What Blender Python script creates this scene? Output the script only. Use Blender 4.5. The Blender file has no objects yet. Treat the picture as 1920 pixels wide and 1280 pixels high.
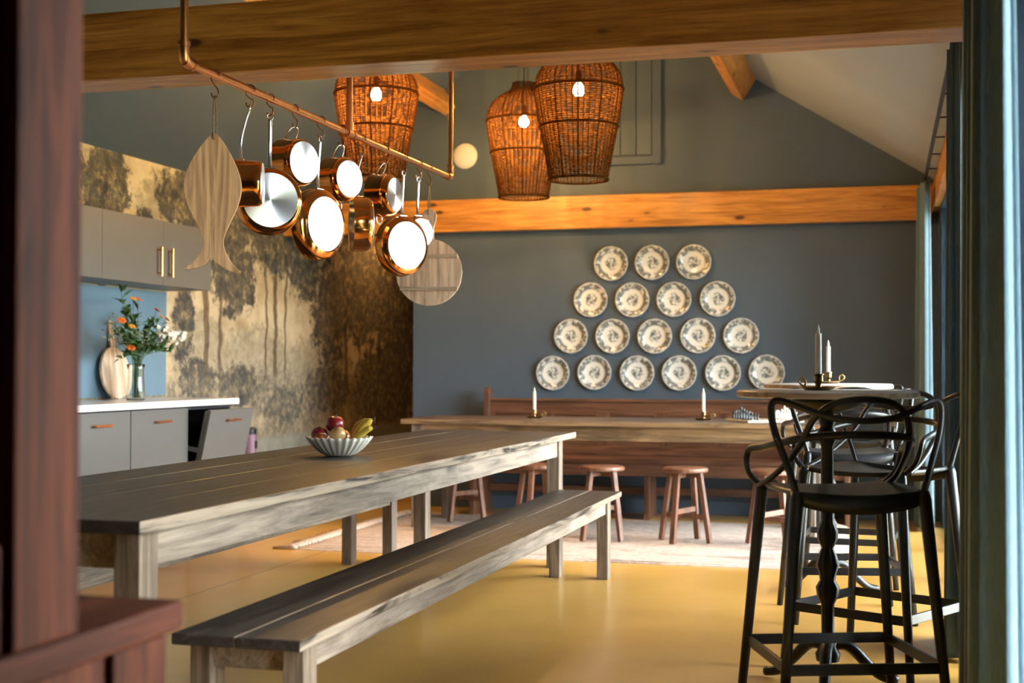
import bpy, bmesh, math, random
from mathutils import Vector, Matrix
random.seed(7)
R = math.radians
SC = bpy.context.scene
COL = SC.collection

# ------------------------------------------------------------------ camera, world, light, exposure
CAM_H = 1.14
YAW, PITCH, ROLL, FPX = R(15.402), R(1.080), R(0.115), 2550.0
cam_d = bpy.data.cameras.new('camera')
cam = bpy.data.objects.new('camera', cam_d); COL.objects.link(cam)
cam_d.sensor_width = 36.0
cam_d.lens = FPX / 1920 * 36.0
_f = Vector((-math.sin(YAW) * math.cos(PITCH), math.cos(YAW) * math.cos(PITCH), math.sin(PITCH)))
_r = Vector((math.cos(YAW), math.sin(YAW), 0)); _u = _r.cross(_f)
_r2 = math.cos(ROLL) * _r + math.sin(ROLL) * _u
_u2 = -math.sin(ROLL) * _r + math.cos(ROLL) * _u
cam.matrix_world = Matrix(((_r2.x, _u2.x, -_f.x, 0), (_r2.y, _u2.y, -_f.y, 0), (_r2.z, _u2.z, -_f.z, CAM_H), (0, 0, 0, 1)))
cam_d.clip_start = 0.05
cam_d.dof.use_dof = True
cam_d.dof.focus_distance = 5.5
cam_d.dof.aperture_fstop = 2.8
SC.camera = cam

WORLD_STRENGTH = 22.0
w = bpy.data.worlds.new('sky'); SC.world = w; w.use_nodes = True
bg = w.node_tree.nodes['Background']
bg.inputs['Color'].default_value = (0.88, 0.945, 1.0, 1)
bg.inputs['Strength'].default_value = WORLD_STRENGTH

sd = bpy.data.lights.new('sun', 'SUN'); sd.energy = 60.0; sd.angle = R(6); sd.color = (1.0, .95, .86)
so_ = bpy.data.objects.new('sun', sd); COL.objects.link(so_)
so_.rotation_euler = Vector((-.26, -.05, -1.0)).to_track_quat('-Z', 'Y').to_euler()    # high summer sun, just reaching in past the lintel

SC.view_settings.view_transform = 'Standard'
SC.view_settings.look = 'None'
SC.view_settings.gamma = 1.0
SC.view_settings.use_curve_mapping = False
SC.view_settings.exposure = 0.75
SC.cycles.max_bounces = 8
SC.cycles.diffuse_bounces = 5
SC.cycles.sample_clamp_indirect = 8.0

# room measures (metres; camera stands at x = 0, y = 0; +y runs along the long tables)
XL, XR, YB, YF = -4.9, 0.38, 10.6, -2.2        # left wall, right wall, back wall, wall behind camera
RIDGE_X, RIDGE_Z, SLOPE = -2.28, 4.177, 0.62
PART_X = -3.765                                 # where the slate wall stops; kitchen nook runs on behind it
NOOK_Y = 14.6
def ceil_z(x): return RIDGE_Z - abs(x - RIDGE_X) * SLOPE
WIN = [(5.2, 10.2), (2.3, 4.3)]               # glazed openings in the right wall
WIN_H = 2.28

for i, (a, b) in enumerate(WIN):                # daylight enters through the glazing: sampling portals
    ld = bpy.data.lights.new('window_portal', 'AREA'); ld.shape = 'RECTANGLE'
    ld.size = b - a; ld.size_y = WIN_H; ld.cycles.is_portal = True
    lo = bpy.data.objects.new('window_portal', ld); COL.objects.link(lo)
    lo.location = (XR + 0.16, (a + b) / 2, WIN_H / 2)
    lo.rotation_euler = (0, R(90), 0)
    lo.rotation_euler = Matrix(((0, 0, 1), (1, 0, 0), (0, 1, 0))).to_euler()   # local -Z looks to -X

# ------------------------------------------------------------------ pixel helpers (dev aid: photo pixel -> point on a plane)
def ray(x, y): return _r2 * ((x - 960) / FPX) + _u2 * ((640 - y) / FPX) + _f
def onx(x, y, X): d = ray(x, y); return Vector((0, 0, CAM_H)) + d * (X / d.x)
def ony(x, y, Y): d = ray(x, y); return Vector((0, 0, CAM_H)) + d * (Y / d.y)
def onz(x, y, Z): d = ray(x, y); return Vector((0, 0, CAM_H)) + d * ((Z - CAM_H) / d.z)

# ------------------------------------------------------------------ mesh helpers
class MB:
    def __init__(s): s.v = []; s.f = []; s.m = []
    def add(s, vs, fs):
        o = len(s.v); s.v += [tuple(p) for p in vs]; s.f += [tuple(i + o for i in f) for f in fs]; return s
    def box(s, x0, x1, y0, y1, z0, z1, mat=None):
        vs = [(x, y, z) for x in (x0, x1) for y in (y0, y1) for z in (z0, z1)]
        if mat is not None: vs = [mat @ Vector(p) for p in vs]
        return s.add(vs, [(0, 1, 3, 2), (4, 6, 7, 5), (0, 4, 5, 1), (2, 3, 7, 6), (0, 2, 6, 4), (1, 5, 7, 3)])
    def bar(s, a, b, wx, wy, up=(0, 0, 1), t=1.0):
        """rectangular bar from a to b, section wx * wy, tapering to t at b"""
        a = Vector(a); b = Vector(b); d = (b - a).normalized(); u = Vector(up)
        if abs(d.dot(u)) > .98: u = Vector((0, 1, 0))
        p = d.cross(u).normalized(); q = p.cross(d).normalized(); vs = []
        for c, k in ((a, 1), (b, t)):
            for i, j in ((-1, -1), (1, -1), (1, 1), (-1, 1)): vs.append(c + p * (i * wx / 2 * k) + q * (j * wy / 2 * k))
        return s.add(vs, [(3, 2, 1, 0), (4, 5, 6, 7), (0, 1, 5, 4), (1, 2, 6, 5), (2, 3, 7, 6), (3, 0, 4, 7)])
    def tube(s, pts, r, n=8, closed=False, flat=1.0):
        pts = [Vector(p) for p in pts]; N = len(pts); rr = r if isinstance(r, (list, tuple)) else [r] * N
        rings = []; prev = None
        for i, p in enumerate(pts):
            if closed: t = pts[(i + 1) % N] - pts[i - 1]
            else: t = pts[min(i + 1, N - 1)] - pts[max(i - 1, 0)]
            t.normalize()
            if prev is None:
                u = Vector((0, 0, 1)) if abs(t.z) < .9 else Vector((0, 1, 0))
                a = t.cross(u).normalized()
            else:
                a = (prev - t * prev.dot(t)).normalized()
            prev = a; b = t.cross(a)
            rings.append([p + a * (math.cos(2 * math.pi * k / n) * rr[i]) + b * (math.sin(2 * math.pi * k / n) * rr[i] * flat) for k in range(n)])
        vs = [q for rg in rings for q in rg]; fs = []
        for i in range(N if closed else N - 1):
            j = (i + 1) % N
            for k in range(n): fs.append((i * n + k, i * n + (k + 1) % n, j * n + (k + 1) % n, j * n + k))
        if not closed:
            fs.append(tuple(reversed(range(n)))); fs.append(tuple((N - 1) * n + k for k in range(n)))
        return s.add(vs, fs)
    def lathe(s, prof, n=32, mod=None, mat=None, close=False):
        """profile [(r, z)...] turned about z; mod(angle, r, z) -> (r, z)"""
        vs = []; fs = []; P = len(prof)
        for k in range(n):
            a = 2 * math.pi * k / n
            for (r, z) in prof:
                rr, zz = mod(a, r, z) if mod else (r, z)
                v = Vector((rr * math.cos(a), rr * math.sin(a), zz)); vs.append(mat @ v if mat is not None else v)
        for k in range(n):
            k2 = (k + 1) % n
            for i in range(P - 1): fs.append((k * P + i, k2 * P + i, k2 * P + i + 1, k * P + i + 1))
        return s.add(vs, fs)
    def prism(s, out, z0, z1, mat=None):
        n = len(out); vs = [(x, y, z0) for x, y in out] + [(x, y, z1) for x, y in out]
        if mat is not None: vs = [mat @ Vector(p) for p in vs]
        fs = [tuple(reversed(range(n))), tuple(range(n, 2 * n))] + [(i, (i + 1) % n, n + (i + 1) % n, n + i) for i in range(n)]
        return s.add(vs, fs)
    def build(s, name, mat, parent=None, smooth=False, bevel=0, loc=None, rot=None):
        me = bpy.data.meshes.new(name); me.from_pydata(s.v, [], s.f)
        bm = bmesh.new(); bm.from_mesh(me); bmesh.ops.remove_doubles(bm, verts=bm.verts, dist=1e-6)
        bmesh.ops.recalc_face_normals(bm, faces=bm.faces); bm.to_mesh(me); bm.free()
        if smooth:
            for p in me.polygons: p.use_smooth = True
        me.materials.append(mat)
        o = bpy.data.objects.new(name, me); COL.objects.link(o)
        if smooth == 'auto':
            try: me.set_sharp_from_angle(angle=R(40))
            except Exception: pass
        if parent is not None: o.parent = parent
        if loc is not None: o.location = loc
        if rot is not None: o.rotation_euler = rot
        if bevel:
            b = o.modifiers.new('bevel', 'BEVEL'); b.width = bevel; b.segments = 2; b.limit_method = 'ANGLE'
        return o
def crom(pts, n=8, closed=False):
    P = [Vector(p) for p in pts]; N = len(P); out = []
    for i in range(N if closed else N - 1):
        p0 = P[i - 1] if (closed or i > 0) else P[0] * 2 - P[1]
        p1 = P[i]; p2 = P[(i + 1) % N]
        p3 = P[(i + 2) % N] if (closed or i + 2 < N) else P[-1] * 2 - P[-2]
        for k in range(n):
            t = k / n
            out.append(0.5 * ((2 * p1) + (p2 - p0) * t + (2 * p0 - 5 * p1 + 4 * p2 - p3) * t * t + (3 * p1 - p0 - 3 * p2 + p3) * t ** 3))
    if not closed: out.append(P[-1])
    return out
def tag(o, label=None, cat=None, group=None, kind=None):
    if label: o['label'] = label
    if cat: o['category'] = cat
    if group: o['group'] = group
    if kind: o['kind'] = kind
    return o
def thing(name, label, cat, loc=(0, 0, 0), rz=0, group=None):
    o = bpy.data.objects.new(name, None); COL.objects.link(o); o.empty_display_size = .1
    o.location = loc; o.rotation_euler = (0, 0, rz)
    return tag(o, label, cat, group)
def copy_tree(o, parent=None):
    c = o.copy(); COL.objects.link(c)
    if parent is not None: c.parent = parent
    for ch in o.children: copy_tree(ch, c)
    return c
def struct(o, label=None): return tag(o, label, None, None, 'structure')

# ------------------------------------------------------------------ material helpers
class NT:
    def __init__(s, name):
        s.mat = bpy.data.materials.new(name); s.mat.use_nodes = True; s.t = s.mat.node_tree; s.n = s.t.nodes
        s.b = s.n['Principled BSDF']; s.out = s.n['Material Output']
    def new(s, typ, **kw):
        nd = s.n.new(typ)
        for k, v in kw.items(): setattr(nd, k, v)
        return nd
    def link(s, a, b): s.t.links.new(a, b)
    def val(s, inp, v):
        if hasattr(v, 'is_linked') or isinstance(v, bpy.types.NodeSocket): s.link(v, inp)
        else: inp.default_value = v
    def math(s, op, a, b=None, c=None, clamp=False):
        m = s.new('ShaderNodeMath', operation=op); m.use_clamp = clamp
        s.val(m.inputs[0], a)
        if b is not None: s.val(m.inputs[1], b)
        if c is not None: s.val(m.inputs[2], c)
        return m.outputs[0]
    def vmath(s, op, a, b=None, out=0):
        m = s.new('ShaderNodeVectorMath', operation=op); s.val(m.inputs[0], a)
        if b is not None: s.val(m.inputs[1], b)
        return m.outputs['Value'] if op in ('LENGTH', 'DOT_PRODUCT', 'DISTANCE') else m.outputs[0]
    def coords(s, scale=(1, 1, 1), loc=(0, 0, 0), rand=0.0, kind='Object'):
        tc = s.new('ShaderNodeTexCoord'); v = tc.outputs[kind]
        if rand:
            oi = s.new('ShaderNodeObjectInfo')
            k = s.math('MULTIPLY', oi.outputs['Random'], rand)
            cx = s.new('ShaderNodeCombineXYZ'); s.link(k, cx.inputs[0]); s.link(k, cx.inputs[1]); s.link(k, cx.inputs[2])
            v = s.vmath('ADD', v, cx.outputs[0])
        mp = s.new('ShaderNodeMapping'); s.link(v, mp.inputs[0]); mp.inputs['Scale'].default_value = scale; mp.inputs['Location'].default_value = loc
        return mp.outputs[0]
    def noise(s, vec, scale=5, detail=4, rough=.5, dist=0, out='Fac'):
        n = s.new('ShaderNodeTexNoise'); s.link(vec, n.inputs['Vector'])
        n.inputs['Scale'].default_value = scale; n.inputs['Detail'].default_value = detail
        n.inputs['Roughness'].default_value = rough; n.inputs['Distortion'].default_value = dist
        return n.outputs[out]
    def ramp(s, fac, stops, interp='LINEAR'):
        r = s.new('ShaderNodeValToRGB'); r.color_ramp.interpolation = interp; s.link(fac, r.inputs[0])
        e = r.color_ramp.elements
        while len(e) < len(stops): e.new(.5)
        for el, (p, c) in zip(e, stops): el.position = p; el.color = (*c, 1) if len(c) == 3 else c
        return r.outputs[0]
    def step(s, fac, a, b):
        m = s.new('ShaderNodeMapRange', interpolation_type='SMOOTHSTEP'); s.link(fac, m.inputs[0])
        m.inputs[1].default_value = a; m.inputs[2].default_value = b
        return m.outputs[0]
    def mix(s, fac, a, b):
        m = s.new('ShaderNodeMix', data_type='RGBA'); s.val(m.inputs[0], fac)
        s.val(m.inputs[6], a if not isinstance(a, tuple) else (*a, 1) if len(a) == 3 else a)
        s.val(m.inputs[7], b if not isinstance(b, tuple) else (*b, 1) if len(b) == 3 else b)
        return m.outputs[2]
    def bump(s, h, strength=.2, dist=.01):
        b = s.new('ShaderNodeBump'); s.link(h, b.inputs['Height']); b.inputs['Strength'].default_value = strength; b.inputs['Distance'].default_value = dist
        s.link(b.outputs[0], s.b.inputs['Normal']); return b
    def base(s, c):
        if isinstance(c, bpy.types.NodeSocket): s.link(c, s.b.inputs['Base Color'])
        else: s.b.inputs['Base Color'].default_value = (*c, 1)
        return s
    def set(s, **kw):
        names = {'rough': 'Roughness', 'metal': 'Metallic', 'spec': 'Specular IOR Level', 'coat': 'Coat Weight', 'coat_rough': 'Coat Roughness', 'trans': 'Transmission Weight', 'ior': 'IOR', 'sheen': 'Sheen Weight', 'aniso': 'Anisotropic', 'sheen_rough': 'Sheen Roughness'}
        for k, v in kw.items(): s.val(s.b.inputs[names[k]], v)
        return s
def plain(name, c, rough=.5, metal=0, var=.12, nscale=6, bump=0, **kw):
    """plain painted / plastic / metal surface with slight procedural unevenness"""
    m = NT(name); v = m.coords(); n = m.noise(v, nscale, 4, .6)
    m.base(m.ramp(n, [(.25, tuple(x * (1 - var) for x in c)), (.75, tuple(min(1, x * (1 + var)) for x in c))]))
    m.set(rough=rough, metal=metal, **kw)
    if bump: m.bump(m.noise(v, nscale * 12, 3, .6), bump, .004)
    return m.mat
def wood(name, dark, light, axis=1, scale=1.0, rough=.5, knots=0, worn=0, bump=.15, coat=0, knotcol=None, spec=.5, edge=None):
    """grain stretched along axis (0 x, 1 y, 2 z)"""
    m = NT(name); sc = [9 * scale] * 3; sc[axis] = .7 * scale
    v = m.coords(tuple(sc), rand=13.0)
    n1 = m.noise(v, 2.2, 7, .62, 1.2)
    sc2 = [38 * scale] * 3; sc2[axis] = 1.1 * scale
    v2 = m.coords(tuple(sc2), rand=7.0); n2 = m.noise(v2, 3.0, 4, .6, .4)
    f = m.math('ADD', m.math('MULTIPLY', n1, .7), m.math('MULTIPLY', n2, .3))
    col = m.ramp(f, [(.36, tuple(x * .7 for x in dark)), (.50, tuple((a + b) / 2 for a, b in zip(dark, light))), (.62, tuple(x * 1.1 for x in light))])
    if knots:
        sk = [3.6] * 3; sk[axis] = 1.5
        vk = m.coords(tuple(sk), rand=5.0)
        vo = m.new('ShaderNodeTexVoronoi'); m.link(vk, vo.inputs['Vector']); vo.inputs['Scale'].default_value = knots; vo.inputs['Randomness'].default_value = 1
        k = m.step(vo.outputs['Distance'], .15, .07)
        halo = m.step(vo.outputs['Distance'], .36, .10)
        kc = knotcol or tuple(x * .22 for x in dark)
        col = m.mix(m.math('MULTIPLY', halo, .35), col, dark)
        col = m.mix(k, col, kc)
    if worn:
        wv = m.coords((1.5, 1.5, 1.5), rand=3.0); wn = m.noise(wv, 2.0, 6, .7)
        col = m.mix(m.math('MULTIPLY', m.step(wn, .5, .75), worn), col, tuple(min(1, x * 1.9 + .03) for x in light))
    if edge:                                            # long side edges paler: wear, plus the light they catch put into the colour
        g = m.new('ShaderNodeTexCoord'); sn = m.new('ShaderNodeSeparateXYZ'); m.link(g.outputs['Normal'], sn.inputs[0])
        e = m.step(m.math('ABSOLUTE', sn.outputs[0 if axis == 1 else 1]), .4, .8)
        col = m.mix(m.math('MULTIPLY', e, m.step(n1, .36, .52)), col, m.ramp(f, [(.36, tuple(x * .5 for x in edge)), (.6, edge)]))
    m.base(col); m.set(spec=spec, rough=m.math('ADD', m.math('MULTIPLY', n2, .25), rough - .12))
    if coat: m.set(coat=coat, coat_rough=.2)
    m.bump(f, bump, .004)
    return m.mat

M = {}
M['wall'] = plain('slate_blue_paint', (.068, .094, .123), .62, var=.05, nscale=2)
M['ceiling'] = plain('grey_ceiling_paint', (.30, .325, .33), .7, var=.04, nscale=2)
M['splash'] = plain('blue_splashback_paint', (.14, .22, .29), .4, var=.05)
M['pine_x'] = wood('oiled_pine_along_x', (.42, .145, .020), (.68, .305, .062), 0, 1.0, .42, knots=1.9, bump=.08, coat=.15)
M['pine_y'] = wood('oiled_pine_along_y', (.42, .145, .020), (.68, .305, .062), 1, 1.0, .42, knots=1.9, bump=.08, coat=.15)
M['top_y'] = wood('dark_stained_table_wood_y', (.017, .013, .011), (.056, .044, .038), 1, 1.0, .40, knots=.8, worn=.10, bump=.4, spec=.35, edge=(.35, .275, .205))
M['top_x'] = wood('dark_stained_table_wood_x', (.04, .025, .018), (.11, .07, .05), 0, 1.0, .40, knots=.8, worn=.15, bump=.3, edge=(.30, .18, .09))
M['apron_y'] = wood('weathered_grey_wood_y', (.125, .090, .064), (.31, .245, .185), 1, 1.0, .6, knots=.8, worn=.2, bump=.35)
M['apron_x'] = wood('weathered_brown_wood_x', (.12, .065, .028), (.32, .19, .085), 0, 1.0, .6, knots=.8, worn=.1, bump=.3)
M['leg'] = wood('weathered_leg_wood', (.080, .054, .035), (.25, .185, .13), 2, 1.0, .6, knots=.7, worn=.15, bump=.35)
M['pew_x'] = wood('red_brown_pew_wood_x', (.065, .026, .013), (.17, .072, .036), 0, 1.0, .42, bump=.12, coat=.1)
M['pew_z'] = wood('red_brown_pew_wood_z', (.065, .026, .013), (.17, .072, .036), 2, 1.0, .42, bump=.12, coat=.1)
M['stool'] = wood('red_brown_stool_wood', (.10, .040, .021), (.22, .095, .050), 2, 1.0, .42, bump=.1)
M['cup_z'] = wood('old_red_cupboard_wood_z', (.030, .008, .004), (.135, .036, .017), 2, .8, .6, knots=.6, bump=.2, spec=.15)
M['cup_y'] = wood('old_red_cupboard_wood_y', (.028, .007, .004), (.12, .032, .016), 1, .8, .6, knots=.6, bump=.2, spec=.15)
M['mango'] = wood('mango_board_wood', (.44, .215, .09), (.76, .46, .235), 2, 1.3, .6, knots=.8, bump=.12, knotcol=(.12, .06, .03))
M['mango_pale'] = wood('pale_board_wood', (.58, .37, .23), (.86, .66, .48), 2, 1.3, .6, bump=.12)
M['batten'] = wood('pale_batten_wood', (.38, .27, .17), (.62, .48, .33), 0, 1.3, .6, bump=.1)
M['taupe'] = plain('taupe_cabinet_lacquer', (.120, .113, .102), .45, var=.03)
M['carcass'] = plain('dark_carcass', (.02, .02, .022), .5)
M['worktop'] = plain('white_stone_worktop', (.80, .80, .79), .25, var=.05, nscale=9)
M['copper_bar'] = plain('brushed_copper', (.80, .36, .15), .32, 1.0, var=.12, nscale=30)
M['copper'] = plain('polished_copper', (.90, .37, .11), .11, 1.0, var=.06, nscale=4)
M['hookm'] = plain('aged_copper_hook', (.42, .19, .10), .3, 1.0, var=.2, nscale=40)
M['steel'] = plain('polished_steel', (.72, .72, .72), .16, 1.0, var=.05)
_b = NT('brushed_steel_base'); _b.base((.80, .81, .82)); _b.set(rough=.30, metal=1.0, aniso=.85)
_t = _b.new('ShaderNodeTangent', direction_type='RADIAL', axis='Z'); _b.link(_t.outputs[0], _b.b.inputs['Tangent']); M['base'] = _b.mat
M['black'] = plain('black_plastic', (.013, .013, .014), .34, var=.1)
M['grey_plastic'] = plain('grey_plastic', (.16, .17, .17), .34, var=.08)
M['iron'] = plain('black_cast_iron', (.012, .012, .013), .32, .4, var=.2, nscale=30, bump=.15)
M['marble'] = plain('pale_marble_top', (.62, .60, .58), .25, var=.12, nscale=7)
M['topedge'] = wood('bar_top_wood_edge', (.30, .19, .10), (.52, .37, .23), 0, 1.0, .5)
M['brass'] = plain('aged_brass', (.30, .20, .085), .32, 1.0, var=.25, nscale=25)
M['wax'] = plain('ivory_wax', (.82, .79, .68), .45, var=.02)
M['white'] = plain('white_plastic', (.66, .66, .62), .5, var=.03)
M['cord'] = plain('dark_cord', (.03, .025, .02), .7)
M['rope'] = plain('jute_rope', (.30, .20, .11), .9, var=.3, nscale=120, bump=.4)
M['frame'] = plain('dark_window_frame', (.03, .033, .035), .4)
M['rail'] = plain('black_rail', (.015, .015, .015), .4)
M['paving'] = plain('pale_paving', (.30, .29, .26), .9, var=.1, nscale=3)
M['lawn'] = plain('grass', (.065, .080, .035), .95, var=.4, nscale=4)
M['mauve'] = plain('mauve_plastic', (.24, .13, .20), .45)
M['bowl'] = plain('cream_stoneware', (.66, .61, .50), .5, var=.06, nscale=14)
M['ivory'] = plain('ivory_chess', (.80, .77, .66), .4)
M['ebony'] = plain('ebony_chess', (.02, .025, .025), .35)

def glass_mat():
    m = NT('window_glass'); m.n.remove(m.b)
    tr = m.new('ShaderNodeBsdfTransparent'); gl = m.new('ShaderNodeBsdfGlossy'); gl.inputs['Roughness'].default_value = .01
    lw = m.new('ShaderNodeFresnel'); lw.inputs[0].default_value = 1.45
    mx = m.new('ShaderNodeMixShader'); m.link(lw.outputs[0], mx.inputs[0]); m.link(tr.outputs[0], mx.inputs[1]); m.link(gl.outputs[0], mx.inputs[2])
    v = m.coords(); nz = m.noise(v, 1.5, 2); m.link(m.ramp(nz, [(0, (.95, .97, .97)), (1, (.98, 1, 1))]), tr.inputs[0])
    m.link(mx.outputs[0], m.out.inputs[0]); return m.mat
M['glass'] = glass_mat()
_v = NT('vase_glass'); _v.base(_v.ramp(_v.noise(_v.coords(), 3, 2), [(0, (.90, .96, .92)), (1, (.97, 1, .98))])); _v.set(rough=.03, trans=1.0, ior=1.45); M['vase'] = _v.mat

def floor_mat():
    m = NT('ochre_polished_concrete'); v = m.coords()
    n = m.math('ADD', m.math('MULTIPLY', m.noise(v, .8, 4, .5, .4), .7), m.math('MULTIPLY', m.noise(v, 5, 4, .5, .2), .3))
    c = m.ramp(n, [(.25, (.56, .29, .060)), (.5, (.66, .365, .082)), (.75, (.74, .445, .125))])
    # saw-cut joints in the slab
    sx = m.new('ShaderNodeSeparateXYZ'); m.link(v, sx.inputs[0])
    def joint(co, at): return m.step(m.math('ABSOLUTE', m.math('SUBTRACT', co, at)), .006, .003)
    j = m.math('MAXIMUM', joint(sx.outputs[1], 4.35), joint(sx.outputs[0], -3.35))
    m.base(m.mix(m.math('MULTIPLY', j, .8), c, (.08, .05, .02)))
    m.set(rough=.30, spec=.5, coat=.2, coat_rough=.15)
    return m.mat
M['floor'] = floor_mat()

def curtain_mat():
    m = NT('blue_grey_velvet'); v = m.coords((60, 60, 8)); n = m.noise(v, 3, 4, .6)
    m.base(m.ramp(n, [(.3, (.085, .145, .185)), (.7, (.13, .21, .26))])); m.set(rough=.8, sheen=.6, sheen_rough=.35); m.bump(n, .1, .002); return m.mat
M['curtain'] = curtain_mat()

def wallpaper_mat():
    """verdure landscape print: trees, bushes and water on a cream ground (flat print; object y, z = wall coordinates)"""
    m = NT('verdure_wallpaper'); v = m.coords(); sx = m.new('ShaderNodeSeparateXYZ'); m.link(v, sx.inputs[0])
    u, z = sx.outputs[1], sx.outputs[2]
    cx = m.new('ShaderNodeCombineXYZ'); m.link(u, cx.inputs[0]); m.link(z, cx.inputs[1]); p = cx.outputs[0]
    edge = m.noise(p, 7.0, 6, .72, .3); leaf = m.noise(p, 15.0, 5, .72, .5); big = m.noise(p, 1.6, 4, .6, .3)
    per = m.math('MULTIPLY', m.math('SUBTRACT', m.math('ADD', m.math('MULTIPLY', edge, .65), m.math('MULTIPLY', leaf, .35)), .5), 2.6)
    def blobs(L):
        acc = None
        for (cu, cz, ru, rz) in L:
            d = m.vmath('LENGTH', m.vmath('DIVIDE', m.vmath('SUBTRACT', p, (cu, cz, 0)), (ru, rz, 1)))
            acc = d if acc is None else m.math('MINIMUM', acc, d)
        return m.step(m.math('ADD', acc, per), 1.12, .80)
    def trunks(L):
        acc = None
        wob = m.math('MULTIPLY', m.math('SUBTRACT', m.noise(p, 2.5, 3), .5), .22)
        for (tu, wd, z0, z1) in L:
            a = m.math('ABSOLUTE', m.math('SUBTRACT', m.math('ADD', u, wob), tu))
            k = m.math('MULTIPLY', m.step(a, wd, wd * .55), m.math('MULTIPLY', m.step(z, z0 - .05, z0 + .05), m.step(z, z1 + .1, z1 - .1)))
            acc = k if acc is None else m.math('MAXIMUM', acc, k)
        return acc
    bgc = m.ramp(m.noise(p, 3.0, 6, .65), [(.3, (.32, .23, .125)), (.55, (.52, .42, .265)), (.8, (.64, .55, .38))])
    far = blobs([(8.55, 2.15, .38, .35), (10.0, 1.15, .9, .30), (11.2, 1.05, .8, .35), (9.1, 1.25, .45, .3)])
    c = m.mix(m.math('MULTIPLY', far, .75), bgc, m.ramp(leaf, [(.35, (.19, .15, .09)), (.65, (.38, .33, .24))]))
    tk = trunks([(9.18, .055, .9, 1.9), (9.42, .04, .9, 1.75), (10.22, .028, 1.05, 2.1), (10.38, .032, 1.05, 2.1), (10.56, .028, 1.05, 2.1), (7.78, .05, 1.5, 2.4), (11.9, .06, .8, 2.0), (12.8, .05, .8, 2.0), (9.55, .05, .62, 1.0)])
    c = m.mix(m.math('MULTIPLY', tk, .9), c, m.ramp(leaf, [(.3, (.05, .030, .016)), (.7, (.16, .095, .05))]))
    dark = blobs([(7.80, 2.28, .32, .36), (8.30, 2.0, .22, .22), (8.95, 2.25, .26, .34), (9.62, 1.86, .40, .34), (9.55, 2.25, .5, .25), (10.38, 2.12, .52, .24), (11.55, 1.62, .46, .48), (12.35, 1.9, .7, .6), (13.4, 1.7, .8, .7), (13.0, .95, .9, .5),
                  (8.75, 2.35, .3, .22), (10.95, 2.0, .35, .3), (9.05, 1.02, .28, .20), (9.75, .98, .42, .17), (10.55, .80, .4, .16), (11.5, .95, .5, .22), (8.85, 1.45, .16, .3)])
    dc = m.ramp(m.math('ADD', m.math('MULTIPLY', leaf, .6), m.math('MULTIPLY', edge, .4)), [(.40, (.010, .012, .015)), (.48, (.035, .038, .042)), (.54, (.11, .085, .05)), (.62, (.30, .235, .14))])
    c = m.mix(m.math('MULTIPLY', dark, .93), c, dc)
    bush = m.math('MULTIPLY', m.step(m.math('ADD', z, m.math('MULTIPLY', per, .20)), 1.22, .92), m.step(big, .30, .48))
    c = m.mix(m.math('MULTIPLY', bush, .8), c, m.ramp(leaf, [(.3, (.03, .034, .038)), (.5, (.14, .12, .085)), (.7, (.42, .33, .21))]))
    water = m.step(m.math('ADD', z, m.math('MULTIPLY', per, .05)), .60, .52)
    c = m.mix(m.math('MULTIPLY', water, .85), c, m.ramp(edge, [(.3, (.20, .21, .18)), (.7, (.31, .32, .27))]))
    m.base(c); m.set(rough=.8); m.bump(m.noise(p, 260, 2), .08, .002); return m.mat
M['paper'] = wallpaper_mat()

def plate_mat():
    """transfer-printed plate: floral band on the rim, spray in the middle (object z = plate axis, radius .135)"""
    m = NT('transferware_glaze'); v = m.coords(); sx = m.new('ShaderNodeSeparateXYZ'); m.link(v, sx.inputs[0])
    r = m.math('SQRT', m.math('ADD', m.math('POWER', sx.outputs[0], 2.0), m.math('POWER', sx.outputs[1], 2.0)))
    n = m.noise(v, 34, 5, .65, .4); n2 = m.noise(v, 90, 3, .6)
    band = m.math('MULTIPLY', m.step(r, .078, .092), m.step(r, .134, .124))
    ctr = m.step(m.math('ADD', r, m.math('MULTIPLY', m.math('SUBTRACT', n, .5), .06)), .056, .038)
    a = m.math('MULTIPLY', band, m.step(n, .41, .50)); b = m.math('MULTIPLY', ctr, m.step(m.noise(v, 55, 4, .6, .5), .44, .54))
    ink = m.math('MAXIMUM', a, b)
    ink = m.math('MULTIPLY', ink, m.math('ADD', .55, m.math('MULTIPLY', n2, .5)))
    line = m.step(m.math('ABSOLUTE', m.math('SUBTRACT', r, .1345)), .0016, .0008)
    c = m.mix(m.math('MAXIMUM', ink, m.math('MULTIPLY', line, .5)), (.74, .72, .65), (.035, .050, .060))
    m.base(c); m.set(rough=.16, coat=.4, coat_rough=.05); return m.mat
M['plate'] = plate_mat()

def wicker_mat():
    m = NT('dark_rattan'); m.n.remove(m.b); v = m.coords((1, 1, 1)); n = m.noise(v, 45, 4, .6)
    col = m.ramp(n, [(.3, (.022, .010, .004)), (.7, (.10, .046, .014))])
    d = m.new('ShaderNodeBsdfDiffuse'); t = m.new('ShaderNodeBsdfTranslucent'); mx = m.new('ShaderNodeMixShader'); mx.inputs[0].default_value = .30
    m.link(col, d.inputs[0]); m.link(m.mix(.5, col, (.50, .22, .04)), t.inputs[0])
    m.link(d.outputs[0], mx.inputs[1]); m.link(t.outputs[0], mx.inputs[2]); m.link(mx.outputs[0], m.out.inputs[0]); return m.mat
M['wicker'] = wicker_mat()
def emit(name, c, s):
    m = NT(name); m.n.remove(m.b); e = m.new('ShaderNodeEmission'); e.inputs[0].default_value = (*c, 1); e.inputs[1].default_value = s
    m.link(e.outputs[0], m.out.inputs[0]); return m.mat
M['bulb'] = emit('lit_bulb', (1.0, .74, .40), 45)

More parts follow.
